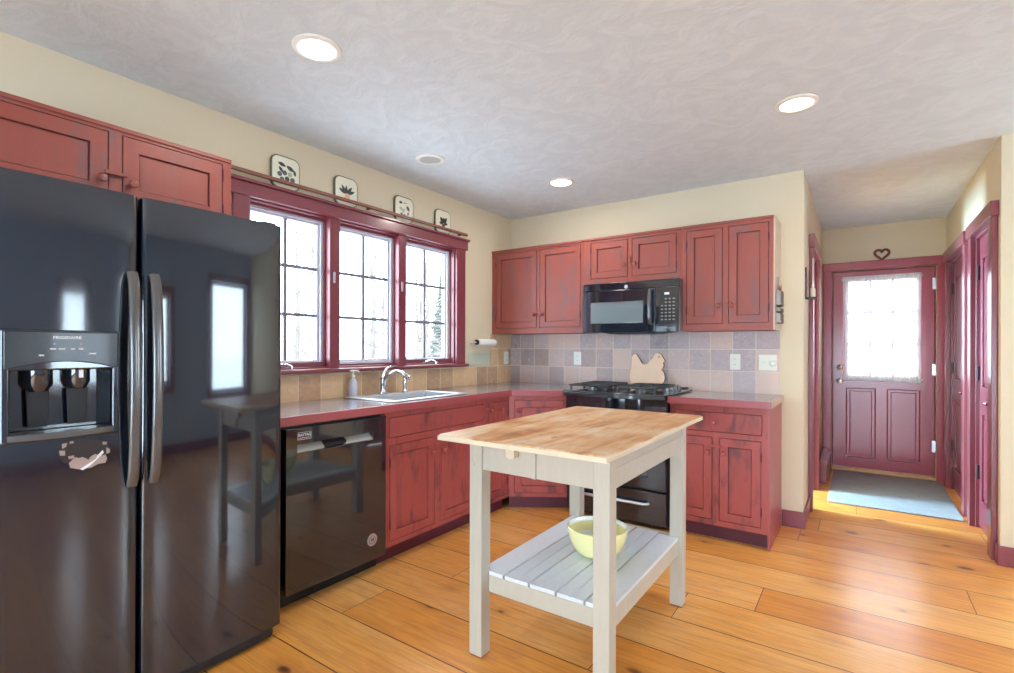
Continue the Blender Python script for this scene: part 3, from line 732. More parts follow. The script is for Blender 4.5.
# sink base
c = thing('sink_cabinet', 'red rubbed-paint base cabinet under the sink, two doors below one long false drawer', 'cabinet', (FX, 1.966, 0), PI / 2)
o_ = [(0.035, 0.924, 0.725, 0.845), (0.035, 0.414, 0.128, 0.685), (0.474, 0.924, 0.128, 0.685)]
MB().slab(0, 0.944, 0.0205, 0.55, [(0.02, 0.924, 0.04, 0.53)], 0.1, 0.88, 'xy').box(0.0, 0.944, 0.021, 0.55, 0.1, 0.12).build('carcass', RP, c)
MB().slab(0, 0.944, 0.1, 0.88, o_, 0.0, 0.0205).build('face_frame', RP, c)
MB().box(0, 0.944, 0.065, 0.55, 0, 0.1).build('toe_kick', 'toe_red', c)
cab_door(c, *o_[0], RP, flat=True, name='drawer_front')
cab_door(c, *o_[1], RP, (0.389, 0.585), 'l'); cab_door(c, *o_[2], RP, (0.499, 0.585), 'r')
latch(c, 0.444, 0.628, 0.075, RP)
# narrow cabinet
c = thing('narrow_cabinet', 'narrow red rubbed-paint base cabinet with one tall door beside the angled corner', 'cabinet', (FX, 2.912, 0), PI / 2)
o_ = [(0.03, 0.275, 0.128, 0.845)]
cab_body(c, 0.298, 0.55, 0, 0.88, o_, RP)
cab_door(c, *o_[0], RP, (0.055, 0.79), 'r'); latch(c, 0.014, 0.805, 0.045, RP)
# angled corner cabinet
CA = math.atan2(0.25, 0.385); CW = math.hypot(0.385, 0.25)
c = thing('corner_cabinet', 'red rubbed-paint corner base cabinet set at an angle beside the black range', 'cabinet', (FX, 3.213, 0), CA)
def to_local(px, py):
    dx, dy = px - FX, py - 3.213
    return (dx * math.cos(CA) + dy * math.sin(CA), -dx * math.sin(CA) + dy * math.cos(CA))
body = [(0.0, 0.02), (CW, 0.02), to_local(-1.828, 4.03), to_local(-2.74, 4.03), to_local(-2.74, 3.23)]
o_ = [(0.04, CW - 0.04, 0.128, 0.845)]
cab_body(c, CW, 0.5, 0, 0.88, o_, RP, body=body)
cab_door(c, *o_[0], RP, (0.075, 0.765), 'r')
# right base
BY = 3.465
c = thing('range_side_cabinet', 'red rubbed-paint base cabinet right of the black range with one drawer over two doors', 'cabinet', (-1.052, BY, 0), 0)
w_ = 1.052 - 0.455
o_ = [(0.03, w_ - 0.03, 0.705, 0.835), (0.03, 0.275, 0.135, 0.672), (0.315, w_ - 0.035, 0.135, 0.672)]
cab_body(c, w_, 0.575, 0, 0.88, o_, RP)
dr = cab_door(c, *o_[0], RP, (0.285, 0.768), flat=True, name='drawer')
cab_door(c, *o_[1], RP, (0.247, 0.575), 'l'); cab_door(c, *o_[2], RP, (0.345, 0.575), 'r')
latch(c, 0.295, 0.617, 0.08, RP)
MB().box(w_, w_ + 0.012, 0.0, 0.575, 0.0, 0.88).build('end_panel', 'red_edge', c)

# uppers on the back wall
UY = 3.742; RU = 'red_paint_upper'
def upper(name, label, x0, x1, z0, z1, doors, lx, lz, lv=False, end=False, ll=0.065):
    c = thing(name, label, 'cabinet', (x0, UY, z0), 0)
    w = x1 - x0
    ops = [(a - x0, b - x0, p - z0, q - z0) for a, b, p, q, *_ in doors]
    MB().box(0, w, 0.02, YB - 0.001 - UY, 0, z1 - z0).build('carcass', RU, c)
    MB().slab(0, w, 0, z1 - z0, ops, 0.0, 0.0205).build('face_frame', RU, c)
    MB().box(-0.0, w, -0.010, 0.0, z1 - z0 - 0.018, z1 - z0).build('top_moulding', RU, c, bevel=0.003)
    for (a, b, p, q, kx, kz, hg), op in zip(doors, ops): cab_door(c, *op, RU, (kx - x0, kz - z0), hg, rail=0.05)
    latch(c, lx - x0, lz - z0, ll, RU, lv)
    if end: MB().box(w, w + 0.008, 0.0, YB - 0.001 - UY, 0, z1 - z0).build('end_panel', 'side_tan_sheen', c)
    return c
upper('wall_cabinet', 'red two-door wall cabinet left of the microwave, in the corner', XL + 0.002, -1.848, 1.372, 2.13, [(-2.725, -2.288, 1.42, 2.095, -2.315, 1.535, 'l'), (-2.258, -1.868, 1.42, 2.095, -2.232, 1.535, 'r')], -2.273, 1.556)
upper('microwave_cabinet', 'short red two-door wall cabinet directly above the microwave', -1.846, -1.062, 1.752, 2.13, [(-1.778, -1.465, 1.80, 2.092, -1.49, 1.895, 'l'), (-1.432, -1.092, 1.80, 2.092, -1.405, 1.895, 'r')], -1.449, 1.93, True, ll=0.05)
upper('wall_cabinet', 'tall red two-door wall cabinet right of the microwave with a wire rack on its side', -1.060, -0.460, 1.372, 2.13, [(-1.022, -0.775, 1.42, 2.092, -0.80, 1.545, 'l'), (-0.738, -0.487, 1.42, 2.092, -0.715, 1.545, 'r')], -0.757, 1.575, end=True)
# over the fridge
c = thing('fridge_cabinet', 'red two-door cabinet on the wall above the black refrigerator', 'cabinet', (-2.44, 0.31, 1.80), PI / 2)
o_ = [(0.035, 0.434, 0.03, 0.302), (0.478, 0.872, 0.03, 0.302)]
MB().box(0, 0.909, 0.02, 0.328, 0, 0.331).build('carcass', RU, c)
MB().slab(0, 0.909, 0, 0.331, o_, 0, 0.0205).build('face_frame', RU, c)
MB().box(0, 0.909, -0.008, 0, 0.313, 0.331).build('top_moulding', RU, c, bevel=0.003)
cab_door(c, *o_[0], RU, (0.408, 0.108), 'l', rail=0.056); cab_door(c, *o_[1], RU, (0.510, 0.108), 'r', rail=0.056)
latch(c, 0.456, 0.138, 0.075, RU)

# ------------------------------------------------------------------ worktops
WZ0, WZ1 = 0.882, 0.922
c = thing('worktop', 'dark grey worktop with red front edge holding the sink, running from fridge to range', 'worktop', (0, 0, 0))
SK = (-2.665, -2.275, 2.10, 2.71)      # sink cut-out x, y
XF = -2.178
m = MB().slab(XL + 0.009, XF - 0.012, 1.29, 3.205, [SK], WZ0, WZ1, 'xy')
m.prism([(XL + 0.009, 3.205), (XF - 0.012, 3.205), (-1.853, 3.428), (-1.853, YB - 0.009), (XL + 0.009, YB - 0.009)], WZ0, WZ1)
m.build('slab', 'worktop', c)
MB().prism([(XF - 0.012, 1.29), (XF, 1.29), (XF, 3.20), (-1.853, 3.415), (-1.853, 3.428), (XF - 0.012, 3.205)], WZ0 - 0.004, WZ1 + 0.001).build('front_edge', 'red_edge', c, bevel=0.003)
c = thing('worktop', 'short dark grey worktop with red edge right of the range', 'worktop', (0, 0, 0))
MB().box(-1.028, -0.442, 3.425, YB - 0.009, WZ0, WZ1).build('slab', 'worktop', c)
m = MB().box(-1.055, -0.43, 3.412, 3.425, WZ0 - 0.004, WZ1 + 0.001)
m.build('front_edge', 'red_edge', c, bevel=0.003)
MB().box(-0.442, -0.43, 3.425, YB - 0.009, WZ0 - 0.004, WZ1 + 0.001).build('end_edge', 'side_tan_sheen', c, bevel=0.003)  # tan reflection on the red edge's end painted as colour

# ------------------------------------------------------------------ sink, tap, soap
c = thing('sink', 'stainless drop-in sink set in the worktop under the window', 'sink', (0, 0, 0))
x0, x1, y0, y1 = -2.692, -2.245, 2.06, 2.752
bx0, bx1, by0, by1 = -2.60, -2.285, 2.112, 2.70
MB().slab(x0, x1, y0, y1, [(bx0, bx1, by0, by1)], WZ1 + 0.0004, WZ1 + 0.009, 'xy').build('rim', 'stainless', c, bevel=0.004)
m = MB(); th = 0.006; bot = 0.74
m.slab(bx0 - th, bx1 + th, by0 - th, by1 + th, [(bx0, bx1, by0, by1)], bot, WZ1 + 0.002, 'xy').box(bx0 - th, bx1 + th, by0 - th, by1 + th, bot - th, bot)
m.build('basin', 'stainless', c)
MB().lathe([(0, 0), (0.04, 0), (0.04, 0.004), (0.03, 0.003), (0, 0.001)], (-2.44, 2.40, bot), 20).build('drain', 'chrome', c)
FXX, FYY = -2.645, 2.335; fz = WZ1 + 0.009
c = thing('tap', 'chrome single-lever kitchen tap arching over the sink', 'tap', (FXX, FYY, fz))
m = MB().lathe([(0, 0), (0.03, 0), (0.03, 0.008), (0.021, 0.016), (0.019, 0.07), (0.023, 0.10), (0.02, 0.115), (0, 0.12)], n=20); m.build('body', 'chrome', c)
sp = [(0.012, 0, 0.05)] + [(0.02 + 0.20 * k / 9, 0.012 * k / 9, 0.055 + 0.105 * math.sin(PI * (0.12 + 0.66 * k / 9))) for k in range(10)] + [(0.226, 0.012, 0.10)]
MB().tube(sp, [0.012] * 3 + [0.0105] * 7 + [0.012, 0.012]).build('spout', 'chrome', c)
MB().tube([(0, 0, 0.11), (0.0, 0.012, 0.135), (0.0, 0.035, 0.168), (0.0, 0.068, 0.184), (0.002, 0.085, 0.182)], [0.012, 0.010, 0.009, 0.008, 0.006]).build('lever', 'chrome', c)
c = thing('side_sprayer', 'small chrome sprayer standing right of the tap', 'sprayer', (-2.645, 2.535, fz))
MB().lathe([(0, 0), (0.024, 0), (0.024, 0.006), (0.014, 0.012), (0.012, 0.05), (0.017, 0.07), (0.012, 0.085), (0.014, 0.11), (0, 0.116)], n=18).build('sprayer_body', 'chrome', c)
MB().tube([(0.0, 0, 0.105), (0.03, 0, 0.112), (0.045, 0, 0.104)], [0.012, 0.012, 0.014]).build('spray_head', 'chrome', c)
c = thing('soap_bottle', 'clear pump soap bottle standing left of the tap', 'bottle', (-2.718, 2.145, WZ1 + 0.001))
MB().lathe([(0, 0), (0.027, 0), (0.030, 0.008), (0.031, 0.07), (0.027, 0.10), (0.014, 0.122), (0.012, 0.13), (0, 0.13)], n=20).build('bottle_body', 'soap_liquid', c)
m = MB().lathe([(0, 0.13), (0.014, 0.13), (0.014, 0.143), (0.005, 0.146), (0.005, 0.165), (0.012, 0.167), (0.012, 0.176), (0, 0.178)], n=16); m.tube([(0, 0, 0.171), (0.02, 0.02, 0.172), (0.028, 0.028, 0.164)], 0.005, 8); m.tube([(0, 0, 0.171), (-0.006, -0.02, 0.172)], 0.006, 8)
m.build('pump', 'white_plastic', c)

# ------------------------------------------------------------------ refrigerator
FRX = -2.033
c = thing('refrigerator', 'black glossy side-by-side refrigerator with ice dispenser', 'refrigerator', (0, 0, 0))
MB().box(-2.74, -2.115, 0.345, 1.232, 0.03, 1.745).build('cabinet_body', 'black_matte', c, bevel=0.006)
def door_prof(y0, y1, back=-2.105, crown=0.010, r=0.016, n=20):
    pts = [(back, y1), (back, y0)]
    yc, hw = (y0 + y1) / 2, (y1 - y0) / 2
    fx = lambda y: FRX - crown * ((y - yc) / hw) ** 2
    e0, e1 = fx(y0), fx(y1)
    for k in range(6):
        a = math.radians(90 * k / 5); pts.append((e0 - r + r * math.sin(a), y0 + r - r * math.cos(a)))
    for k in range(1, n):
        y = y0 + r + (y1 - y0 - 2 * r) * k / n; pts.append((fx(y), y))
    for k in range(6):
        a = math.radians(90 * k / 5); pts.append((e1 - r + r * math.cos(a), y1 - r + r * math.sin(a)))
    return pts
Z0, Z1 = 0.058, 1.768
L0, L1, R0, R1 = 0.335, 0.7085, 0.7185, 1.240
# freezer door with the dispenser recess
CY0, CY1, CZ0, CZ1 = 0.383, 0.629, 0.985, 1.182
pr = door_prof(L0, L1)
def clip(poly, y0, y1):
    out = []
    for i in range(len(poly)):
        a, b = poly[i], poly[(i + 1) % len(poly)]
        for lim, sg in ((y0, 1), (y1, -1)): pass
    def half(pl, lim, keep_ge):
        res = []
        for i in range(len(pl)):
            a, b = pl[i], pl[(i + 1) % len(pl)]
            ia = (a[1] >= lim) if keep_ge else (a[1] <= lim); ib = (b[1] >= lim) if keep_ge else (b[1] <= lim)
            if ia: res.append(a)
            if ia != ib:
                tt = (lim - a[1]) / (b[1] - a[1]); res.append((a[0] + (b[0] - a[0]) * tt, lim))
        return res
    return half(half(poly, y0, True), y1, False)
m = MB().prism(pr, Z0, CZ0).prism(pr, CZ1, Z1).prism(clip(pr, L0, CY0), CZ0, CZ1).prism(clip(pr, CY1, L1), CZ0, CZ1)
m.box(-2.112, -2.104, CY0, CY1, CZ0, CZ1)
fd = m.build('freezer_door', 'black_textured', c)
rd = MB().prism(door_prof(R0, R1), Z0, Z1).build('fresh_food_door', 'black_gloss', c)
# dispenser
m = MB().slab(0.362, 0.648, 0.962, 1.300, [(CY0, CY1, CZ0, 1.176)], FRX - 0.02, FRX + 0.008, 'yz')
bz = m.build('dispenser_bezel', 'black_gloss', fd, bevel=0.006)
# curved control fascia, lower lip bowed
poly = [(0.368, 1.180)] + [(0.368 + 0.274 * k / 12, 1.180 + 0.022 * math.sin(PI * k / 12)) for k in range(1, 12)] + [(0.642, 1.180), (0.642, 1.294), (0.368, 1.294)]
MB().prism(poly, FRX + 0.006, FRX + 0.016, 'x').build('control_panel', 'panel_dark', bz, bevel=0.003)
lettering('brand_lettering', 'FRIGIDAIRE', 0.0122, 'badge_white', bz, (FRX + 0.0166, 0.511, 1.276), (PI / 2, 0, PI / 2), spacing=1.12, bold=0.0003)
m = MB()
for a0, wd, zz in ((0.470, 0.014, 1.2415), (0.489, 0.017, 1.2415), (0.519, 0.010, 1.2415), (0.538, 0.012, 1.2415), (0.444, 0.012, 1.222), (0.565, 0.018, 1.226)):
    m.box(FRX + 0.0155, FRX + 0.0167, a0, a0 + wd, zz - 0.0025, zz + 0.0025)
for a0 in (0.478, 0.541): m.box(FRX + 0.0155, FRX + 0.0167, a0, a0 + 0.005, 1.2555, 1.2575)
m.build('button_marks', 'badge_grey', bz)
m = MB().lathe([(0, 0), (0.034, 0.0), (0.034, 0.05), (0.022, 0.072), (0, 0.075)], n=20, T=Matrix.Translation((-2.072, 0.455, 1.182)) @ Matrix.Rotation(PI, 4, 'X'))
m.build('ice_chute', 'black_gloss', bz)
m = MB().lathe([(0, 0), (0.030, 0.0), (0.030, 0.045), (0.02, 0.066), (0, 0.068)], n=20, T=Matrix.Translation((-2.072, 0.552, 1.182)) @ Matrix.Rotation(PI, 4, 'X'))
m.build('water_spout', 'black_gloss', bz)
MB().box(-2.043, -2.037, 0.546, 0.556, 1.150, 1.174).build('indicator_light', 'badge_white', bz)
for yc in (0.455, 0.552):
    m = MB().prism([(-0.024, 1.0), (0.024, 1.0), (0.028, 1.115), (-0.028, 1.115)], -2.085, -2.078, 'x'); m.v = [p + Vector((0, yc, 0)) for p in m.v]
    m.build('paddle', 'black_matte', bz, bevel=0.003)
lip = [(0.366, FRX + 0.004)] + [(0.366 + 0.278 * k / 14, FRX + 0.006 + 0.024 * math.sin(PI * k / 14)) for k in range(1, 14)] + [(0.644, FRX + 0.004), (0.644, -2.09), (0.366, -2.09)]
MB().prism([(b, a) for a, b in lip][::-1], 0.968, 0.988).build('drip_tray', 'handle_dark', bz, bevel=0.003)
# peeled sticker under the dispenser
def patch(pts, x, name, mat, par, th=0.0012):
    MB().prism(pts, x, x + th, 'x').build(name, mat, par)
def pp(px, py):   # sticker drawing units to metres on the door face
    return (0.451 + px * 0.00245, 0.914 - (py - 27) * 0.0030 - px * 0.00035)
bl = [(20, 22), (18, 28), (22, 33), (30, 38), (36, 41), (44, 39), (52, 33), (62, 30), (70, 24), (71, 18), (66, 12), (58, 9), (48, 8), (38, 9), (28, 11), (22, 15)]
XS = FRX - 0.0012
patch([pp(*q) for q in bl], XS, 'sticker_residue', 'sticker_brown', fd, 0.0018)
bl = [(28, 34), (29, 39), (38, 41), (50, 40), (58, 36), (66, 35), (68, 30), (66, 26), (60, 27), (55, 25), (50, 28), (48, 31), (42, 28), (38, 29), (34, 28)]
patch([pp(*q) for q in bl], XS + 0.0012, 'sticker_scrap', 'sticker_paper', fd, 0.0014)
patch([pp(*q) for q in ((39, 41), (42, 42), (50, 37), (64, 24), (63, 21), (57, 27), (56, 30))], XS + 0.0022, 'sticker_curl', 'badge_white', fd, 0.0014)
for q in (((18, 21), (19, 26), (24, 26), (24, 21)), ((27, 27), (28, 30), (33, 29), (33, 26)), ((63, 12), (63, 15), (67, 15), (68, 12)), ((21, 14), (21, 19), (25, 17), (26, 13)), ((67, 18), (67, 25), (71, 24), (71, 20)), ((28, 12), (29, 14), (33, 13), (32, 11))):
    patch([pp(*v) for v in q], XS + 0.0012, 'sticker_scrap', 'sticker_paper', fd, 0.0014)
# long bowed handles
def handle(y, par):
    path = []
    for k in range(25):
        u = k / 24; z = 0.776 + 0.724 * u
        off = 0.036 * min(1, math.sin(PI * u) ** 0.45 if 0 < u < 1 else 0) + 0.004
        path.append((FRX + off - 0.004, y, z))
    sec = [(0.017 * math.cos(a) * abs(math.cos(a)) ** -0.4 if abs(math.cos(a)) > 1e-6 else 0, 0.010 * math.sin(a)) for a in [2 * PI * i / 14 for i in range(14)]]
    MB().sweep(path, sec, (0, 1, 0)).build('handle', 'handle_dark', par, smooth=60)
handle(0.686, fd); handle(0.752, rd)
MB().prism([(-2.70, 0.35), (-2.70, 1.222), (-2.075, 1.222), (-2.052, 1.20), (-2.045, 1.10), (-2.045, 0.45), (-2.06, 0.35)][::-1], 0.012, 0.052).build('toe_grille', 'black_matte', c, bevel=0.008)
for y in (0.40, 1.185): MB().lathe([(0, 0), (0.02, 0), (0.02, 0.03), (0, 0.03)], n=14, T=Matrix.Translation((-2.085, y + 0.015, 0.02)) @ TY).build('roller', 'black_matte', c)
for y, ya, xf in ((0.36, 0.42, -2.13), (1.16, 1.225, -2.06)): MB().box(-2.2, xf, y, ya, 1.746, 1.782).build('hinge_cover', 'black_matte', c, bevel=0.008)

# ------------------------------------------------------------------ dishwasher
DX = -2.192
c = thing('dishwasher', 'black dishwasher with a pocket handle between refrigerator and sink cabinet', 'dishwasher', (0, 0, 0))
MB().box(-2.74, DX - 0.045, 1.357, 1.955, 0.09, 0.872).build('tub', 'black_matte', c)
PK = (1.410, 1.866, 0.742, 0.782)
dd = MB().slab(1.350, 1.960, 0.078, 0.862, [PK], DX - 0.045, DX, 'yz').build('door', 'black_gloss', c, bevel=0.004)
MB().box(DX - 0.044, DX - 0.034, PK[0], PK[1], PK[2], PK[3]).build('pocket_back', 'black_matte', dd)
for a, b in ((1.412, 1.560), (1.690, 1.864)):
    MB().prism([(DX - 0.004, 0.744), (DX - 0.004, 0.752), (DX - 0.032, 0.778), (DX - 0.034, 0.744)], a, b, 'y').build('pocket_lip', 'grey_plastic', dd)
MB().prism([(DX - 0.001, 0.752), (DX - 0.001, 0.766), (DX - 0.03, 0.780), (DX - 0.03, 0.745)], 1.561, 1.689, 'y').build('finger_grip', 'black_matte', dd)
bg = MB().slab(1.410, 1.482, 0.804, 0.840, [(1.4125, 1.4795, 0.8065, 0.8375)], DX - 0.0005, DX + 0.0018, 'yz').build('badge', 'badge_grey', dd)
lettering('badge_lettering', 'MAYTAG', 0.018, 'badge_white', bg, (DX + 0.0005, 1.446, 0.8255), (PI / 2, 0, PI / 2), spacing=0.95, bold=0.0005)
MB().box(DX - 0.0005, DX + 0.0012, 1.418, 1.474, 0.8115, 0.8138).build('badge_rule', 'badge_white', bg)
st = MB().lathe([(0, 0), (0.034, 0), (0.034, 0.0012), (0, 0.0012)], n=28, T=Matrix.Translation((DX - 0.0003, 1.862, 0.19)) @ Matrix.Rotation(PI / 2, 4, 'Y')).build('round_sticker', 'sticker_paper', dd)
m = MB().tube([(DX + 0.0012, 1.862 + 0.021 * math.cos(a), 0.19 + 0.021 * math.sin(a)) for a in [2 * PI * i / 24 for i in range(24)]], 0.0012, 6, True)
m.box(DX + 0.0005, DX + 0.0016, 1.854, 1.860, 0.182, 0.20).box(DX + 0.0005, DX + 0.0016, 1.864, 1.872, 0.182, 0.20)
m.build('sticker_print', 'sticker_brown', st)
MB().box(-2.74, DX - 0.075, 1.357, 1.955, 0.0, 0.1).build('kick_plate', 'black_matte', c)

# ------------------------------------------------------------------ range
RX0, RX1 = -1.822, -1.062
c = thing('range', 'black slide-in gas range with cast iron grates', 'range', (0, 0, 0))
MB().box(RX0, RX1, 3.455, YB - 0.012, 0.02, 0.915).build('oven_body', 'black_matte', c)
m = MB().box(RX0 + 0.03, RX1 - 0.03, 3.50, 3.54, 0, 0.05); m.build('plinth', 'black_matte', c)
od = MB().slab(RX0 + 0.004, RX1 - 0.004, 0.272, 0.775, [(RX0 + 0.13, RX1 - 0.13, 0.36, 0.64)], 3.415, 3.456).build('oven_door', 'black_gloss', c, bevel=0.005)
MB().box(RX0 + 0.125, RX1 - 0.125, 3.425, 3.432, 0.355, 0.645).build('oven_window', 'dark_glass', od)
def bar(par, z, y, name):
    m = MB().tube([(RX0 + 0.06, 3.415, z), (RX0 + 0.065, y, z), (RX0 + 0.09, y - 0.012, z), (RX1 - 0.14, y - 0.012, z), (RX1 - 0.125, y, z), (RX1 - 0.12, 3.415, z)] if name == 'drawer_handle' else
                  [(RX0 + 0.06, 3.415, z), (RX0 + 0.065, y, z), (RX0 + 0.09, y - 0.012, z), (RX1 - 0.09, y - 0.012, z), (RX1 - 0.065, y, z), (RX1 - 0.06, 3.415, z)], 0.011, 12)
    m.build(name, 'brushed_silver', par, smooth=60)
bar(od, 0.735, 3.385, 'door_handle')
dw = MB().box(RX0 + 0.004, RX1 - 0.004, 3.418, 3.456, 0.035, 0.258).build('storage_drawer', 'black_gloss', c, bevel=0.005)
bar(dw, 0.178, 3.39, 'drawer_handle')
fro = [(RX0, 3.456), (RX1, 3.456), (RX1, 3.415)] + [(RX1 + (RX0 - RX1) * k / 16, 3.415 - 0.045 * math.sin(PI * k / 16)) for k in range(1, 16)] + [(RX0, 3.415)]
MB().prism(fro, 0.79, 0.905).build('control_fascia', 'black_gloss', c, smooth=50)
arcf = [(RX0 + (RX1 - RX0) * k / 18, 3.40 - 0.095 * math.sin(PI * (k + 1.5) / 21) ** 0.8) for k in range(19)]
m = MB().prism([(-1.03, 3.95), (-1.86, 3.95), (-1.86, 3.45), (RX0, 3.41)] + arcf + [(RX1, 3.40), (-1.03, 3.45)], 0.9235, 0.936)
m.prism([(RX1, 3.448), (RX0, 3.448)] + arcf, 0.898, 0.9234)
m.build('cooktop', 'enamel_dark', c, bevel=0.004)
MB().box(RX0, RX1, 3.45, YB - 0.012, 0.90, 0.924).build('cooktop_support', 'black_matte', c)
MB().box(RX0 + 0.02, RX1 - 0.02, 3.951, YB - 0.01, 0.92, 0.943).build('rear_vent', 'black_matte', c, bevel=0.004)
BX = [(-1.68, 3.58), (-1.68, 3.83), (-1.30, 3.58), (-1.30, 3.83)]
for bx, by in BX:
    b_ = MB().lathe([(0, 0), (0.05, 0), (0.05, 0.006), (0.034, 0.010), (0.034, 0.018), (0, 0.02)], (bx, by, 0.935), 20).build('burner', 'handle_dark', c)
    MB().lathe([(0, 0), (0.028, 0), (0.030, 0.006), (0.02, 0.010), (0, 0.010)], (bx, by, 0.950), 20).build('burner_cap', 'black_iron', b_)
def grate(x0, x1):
    m = MB(); z = 0.964; r = 0.0075
    y0, y1 = 3.47, 3.93
    m.tube([(x, y, z) for x, y in rrect(x0, x1, y0, y1, 0.03, 4)], r, 8, True)
    ym = (y0 + y1) / 2; m.tube([(x0, ym, z), (x1, ym, z)], r, 8)
    xm = (x0 + x1) / 2
    for cy in ((y0 + ym) / 2, (ym + y1) / 2):
        for k in range(4):
            a = PI / 4 + k * PI / 2; dx, dy = math.cos(a), math.sin(a)
            ex = (x1 - x0) / 2; ey = (ym - y0) / 2
            m.tube([(xm + dx * 0.03, cy + dy * 0.03, z), (xm + dx * 0.08, cy + dy * 0.07, z + 0.004), (xm + math.copysign(ex, dx), cy + math.copysign(ey, dy), z)], r * 0.9, 8)
        for sx in (-1, 1): m.tube([(xm + sx * 0.04, cy, z), (xm + sx * (x1 - x0) / 2, cy, z)], r * 0.9, 8)
    for px, py in ((x0, y0), (x1, y0), (x0, ym), (x1, ym), (x0, y1), (x1, y1)):
        px = px + (0.012 if px == x0 else -0.012); py = py + (0.012 if py == y0 else -0.012 if py == y1 else 0)
        m.tube([(px, py, 0.935), (px, py, z)], [0.010, 0.008], 8)
    m.build('grate', 'black_iron', c, smooth=60)
grate(-1.825, -1.535); grate(-1.445, -1.155)
for k, (kx, ky) in enumerate(((-1.115, 3.50), (-1.165, 3.455), (-1.245, 3.43), (-1.10, 3.56))):
    pass
for kx in (-1.105, -1.10, -1.095, -1.09):
    ky = 3.52 + 0.105 * (-1.09 - kx) / 0.005
    if ky > 3.9: continue
    kn = MB().lathe([(0, 0), (0.023, 0), (0.023, 0.010), (0.017, 0.014), (0.016, 0.032), (0, 0.034)], (kx, ky, 0.936), 18).build('control_knob', 'handle_dark', c)
    MB().box(kx - 0.004, kx + 0.004, ky - 0.017, ky + 0.017, 0.969, 0.974).build('knob_grip', 'handle_dark', kn)

# chicken board leaning on the tiles behind the range
pts = [(-1.534, 1.175), (-1.521, 1.192), (-1.506, 1.203), (-1.493, 1.197), (-1.466, 1.158), (-1.44, 1.122), (-1.403, 1.12), (-1.361, 1.166), (-1.343, 1.199), (-1.319, 1.211), (-1.292, 1.199), (-1.274, 1.170), (-1.258, 1.143), (-1.274, 1.132), (-1.265, 1.111), (-1.272, 1.093), (-1.283, 1.081), (-1.262, 1.05), (-1.254, 1.014), (-1.26, 0.985), (-1.276, 0.962), (-1.3, 0.948), (-1.52, 0.948), (-1.545, 0.992), (-1.547, 1.041), (-1.534, 1.10)]
c = thing('cutting_board', 'pale wooden hen-shaped cutting board leaning on the tiles behind the range', 'cutting board', (-1.40, 3.985, 0.948))
ln = MB().prism([(a + 1.40, b - 0.948) for a, b in pts][::-1], 0.0, 0.019, 'y')
sh = Matrix(((1, 0, 0, 0), (0, 1, 0.10, 0), (0, 0, 1, 0), (0, 0, 0, 1)))
ln.v = [sh @ p for p in ln.v]
b_ = ln.build('board', 'board_wood', c, bevel=0.003)
ed = [(a + 1.40, b - 0.948) for a, b in pts]
m = MB(); N = len(ed)
vs = [sh @ Vector((a, y, b)) for y in (0.002, 0.0185) for a, b in [(x * 1.006, z * 1.003 + 0.0004) for x, z in ed]]
m.add(vs, [(i, (i + 1) % N, N + (i + 1) % N, N + i) for i in range(N)])
m.build('board_edge', 'board_edge', c)
MB().lathe([(0, 0), (0.006, 0), (0.006, 0.002), (0, 0.002)], n=14, T=Matrix.Translation((1.40 - 1.306, 0.0215, 1.177 - 0.948)) @ TY).build('eye_hole', 'board_edge', c)

# ------------------------------------------------------------------ microwave
MY = 3.655
c = thing('microwave', 'black over-the-range microwave under the short red cabinet', 'microwave', (0, 0, 0))
mx0, mx1, mz0, mz1 = -1.800, -1.046, 1.362, 1.750
MB().box(mx0, mx1, MY + 0.03, YB - 0.01, mz0 + 0.01, mz1).build('oven_body', 'black_gloss', c, bevel=0.004)
dr = MB().slab(mx0, -1.222, mz0 + 0.004, mz1 - 0.058, [(-1.738, -1.315, 1.44, 1.602)], MY, MY + 0.03).build('door', 'black_gloss', c, bevel=0.004)
MB().box(-1.742, -1.311, MY + 0.006, MY + 0.012, 1.436, 1.606).build('door_window', 'screen_mesh', dr)
MB().box(mx0, mx1, MY + 0.002, MY + 0.03, mz1 - 0.056, mz1).build('top_grille', 'black_gloss', c, bevel=0.004)
hp = [(-1.252, MY, 1.425), (-1.252, MY - 0.034, 1.435), (-1.252, MY - 0.04, 1.47), (-1.252, MY - 0.04, 1.64), (-1.252, MY - 0.034, 1.672), (-1.252, MY, 1.682)]
MB().tube(hp, 0.011, 12).build('handle', 'handle_dark', dr, smooth=60)
cp = MB().box(-1.219, mx1, MY + 0.001, MY + 0.03, mz0 + 0.004, mz1 - 0.058).build('control_panel', 'black_gloss', c, bevel=0.003)
MB().box(-1.19, -1.075, MY - 0.0005, MY + 0.002, 1.43, 1.665).build('keypad_field', 'enamel_dark', cp)
MB().box(-1.152, -1.118, MY - 0.0015, MY + 0.002, 1.636, 1.652).build('display', 'badge_white', cp)
m = MB()
for r_ in range(7):
    for q in range(4):
        if r_ in (0, 1) and q == 0: continue
        zz = 1.606 - 0.025 * r_; xx = -1.178 + 0.028 * q
        m.box(xx, xx + 0.015, MY - 0.0014, MY + 0.001, zz - 0.005, zz + 0.004)
m.build('key_buttons', 'key_grey', cp)
bd = MB().lathe([(0, 0), (0.0145, 0), (0.0145, 0.0016), (0, 0.002)], n=24, T=Matrix.Translation((-1.444, MY + 0.003, 1.712)) @ TY).build('round_emblem', 'badge_grey', c)
m = MB().tube([(-1.444 + 0.0115 * math.cos(a), MY + 0.0008, 1.712 + 0.0115 * math.sin(a)) for a in [2 * PI * i / 20 for i in range(20)]], 0.0007, 5, True)
for s_ in (-1, 1): m.tube([(-1.444 + s_ * (0.004 + 0.0035 * math.cos(a)), MY + 0.0008, 1.712 + s_ * 0.001 + 0.004 * math.sin(a)) for a in [2 * PI * i / 12 for i in range(12)]], 0.0007, 5, True)
m.build('emblem_script', 'grey_plastic', bd)
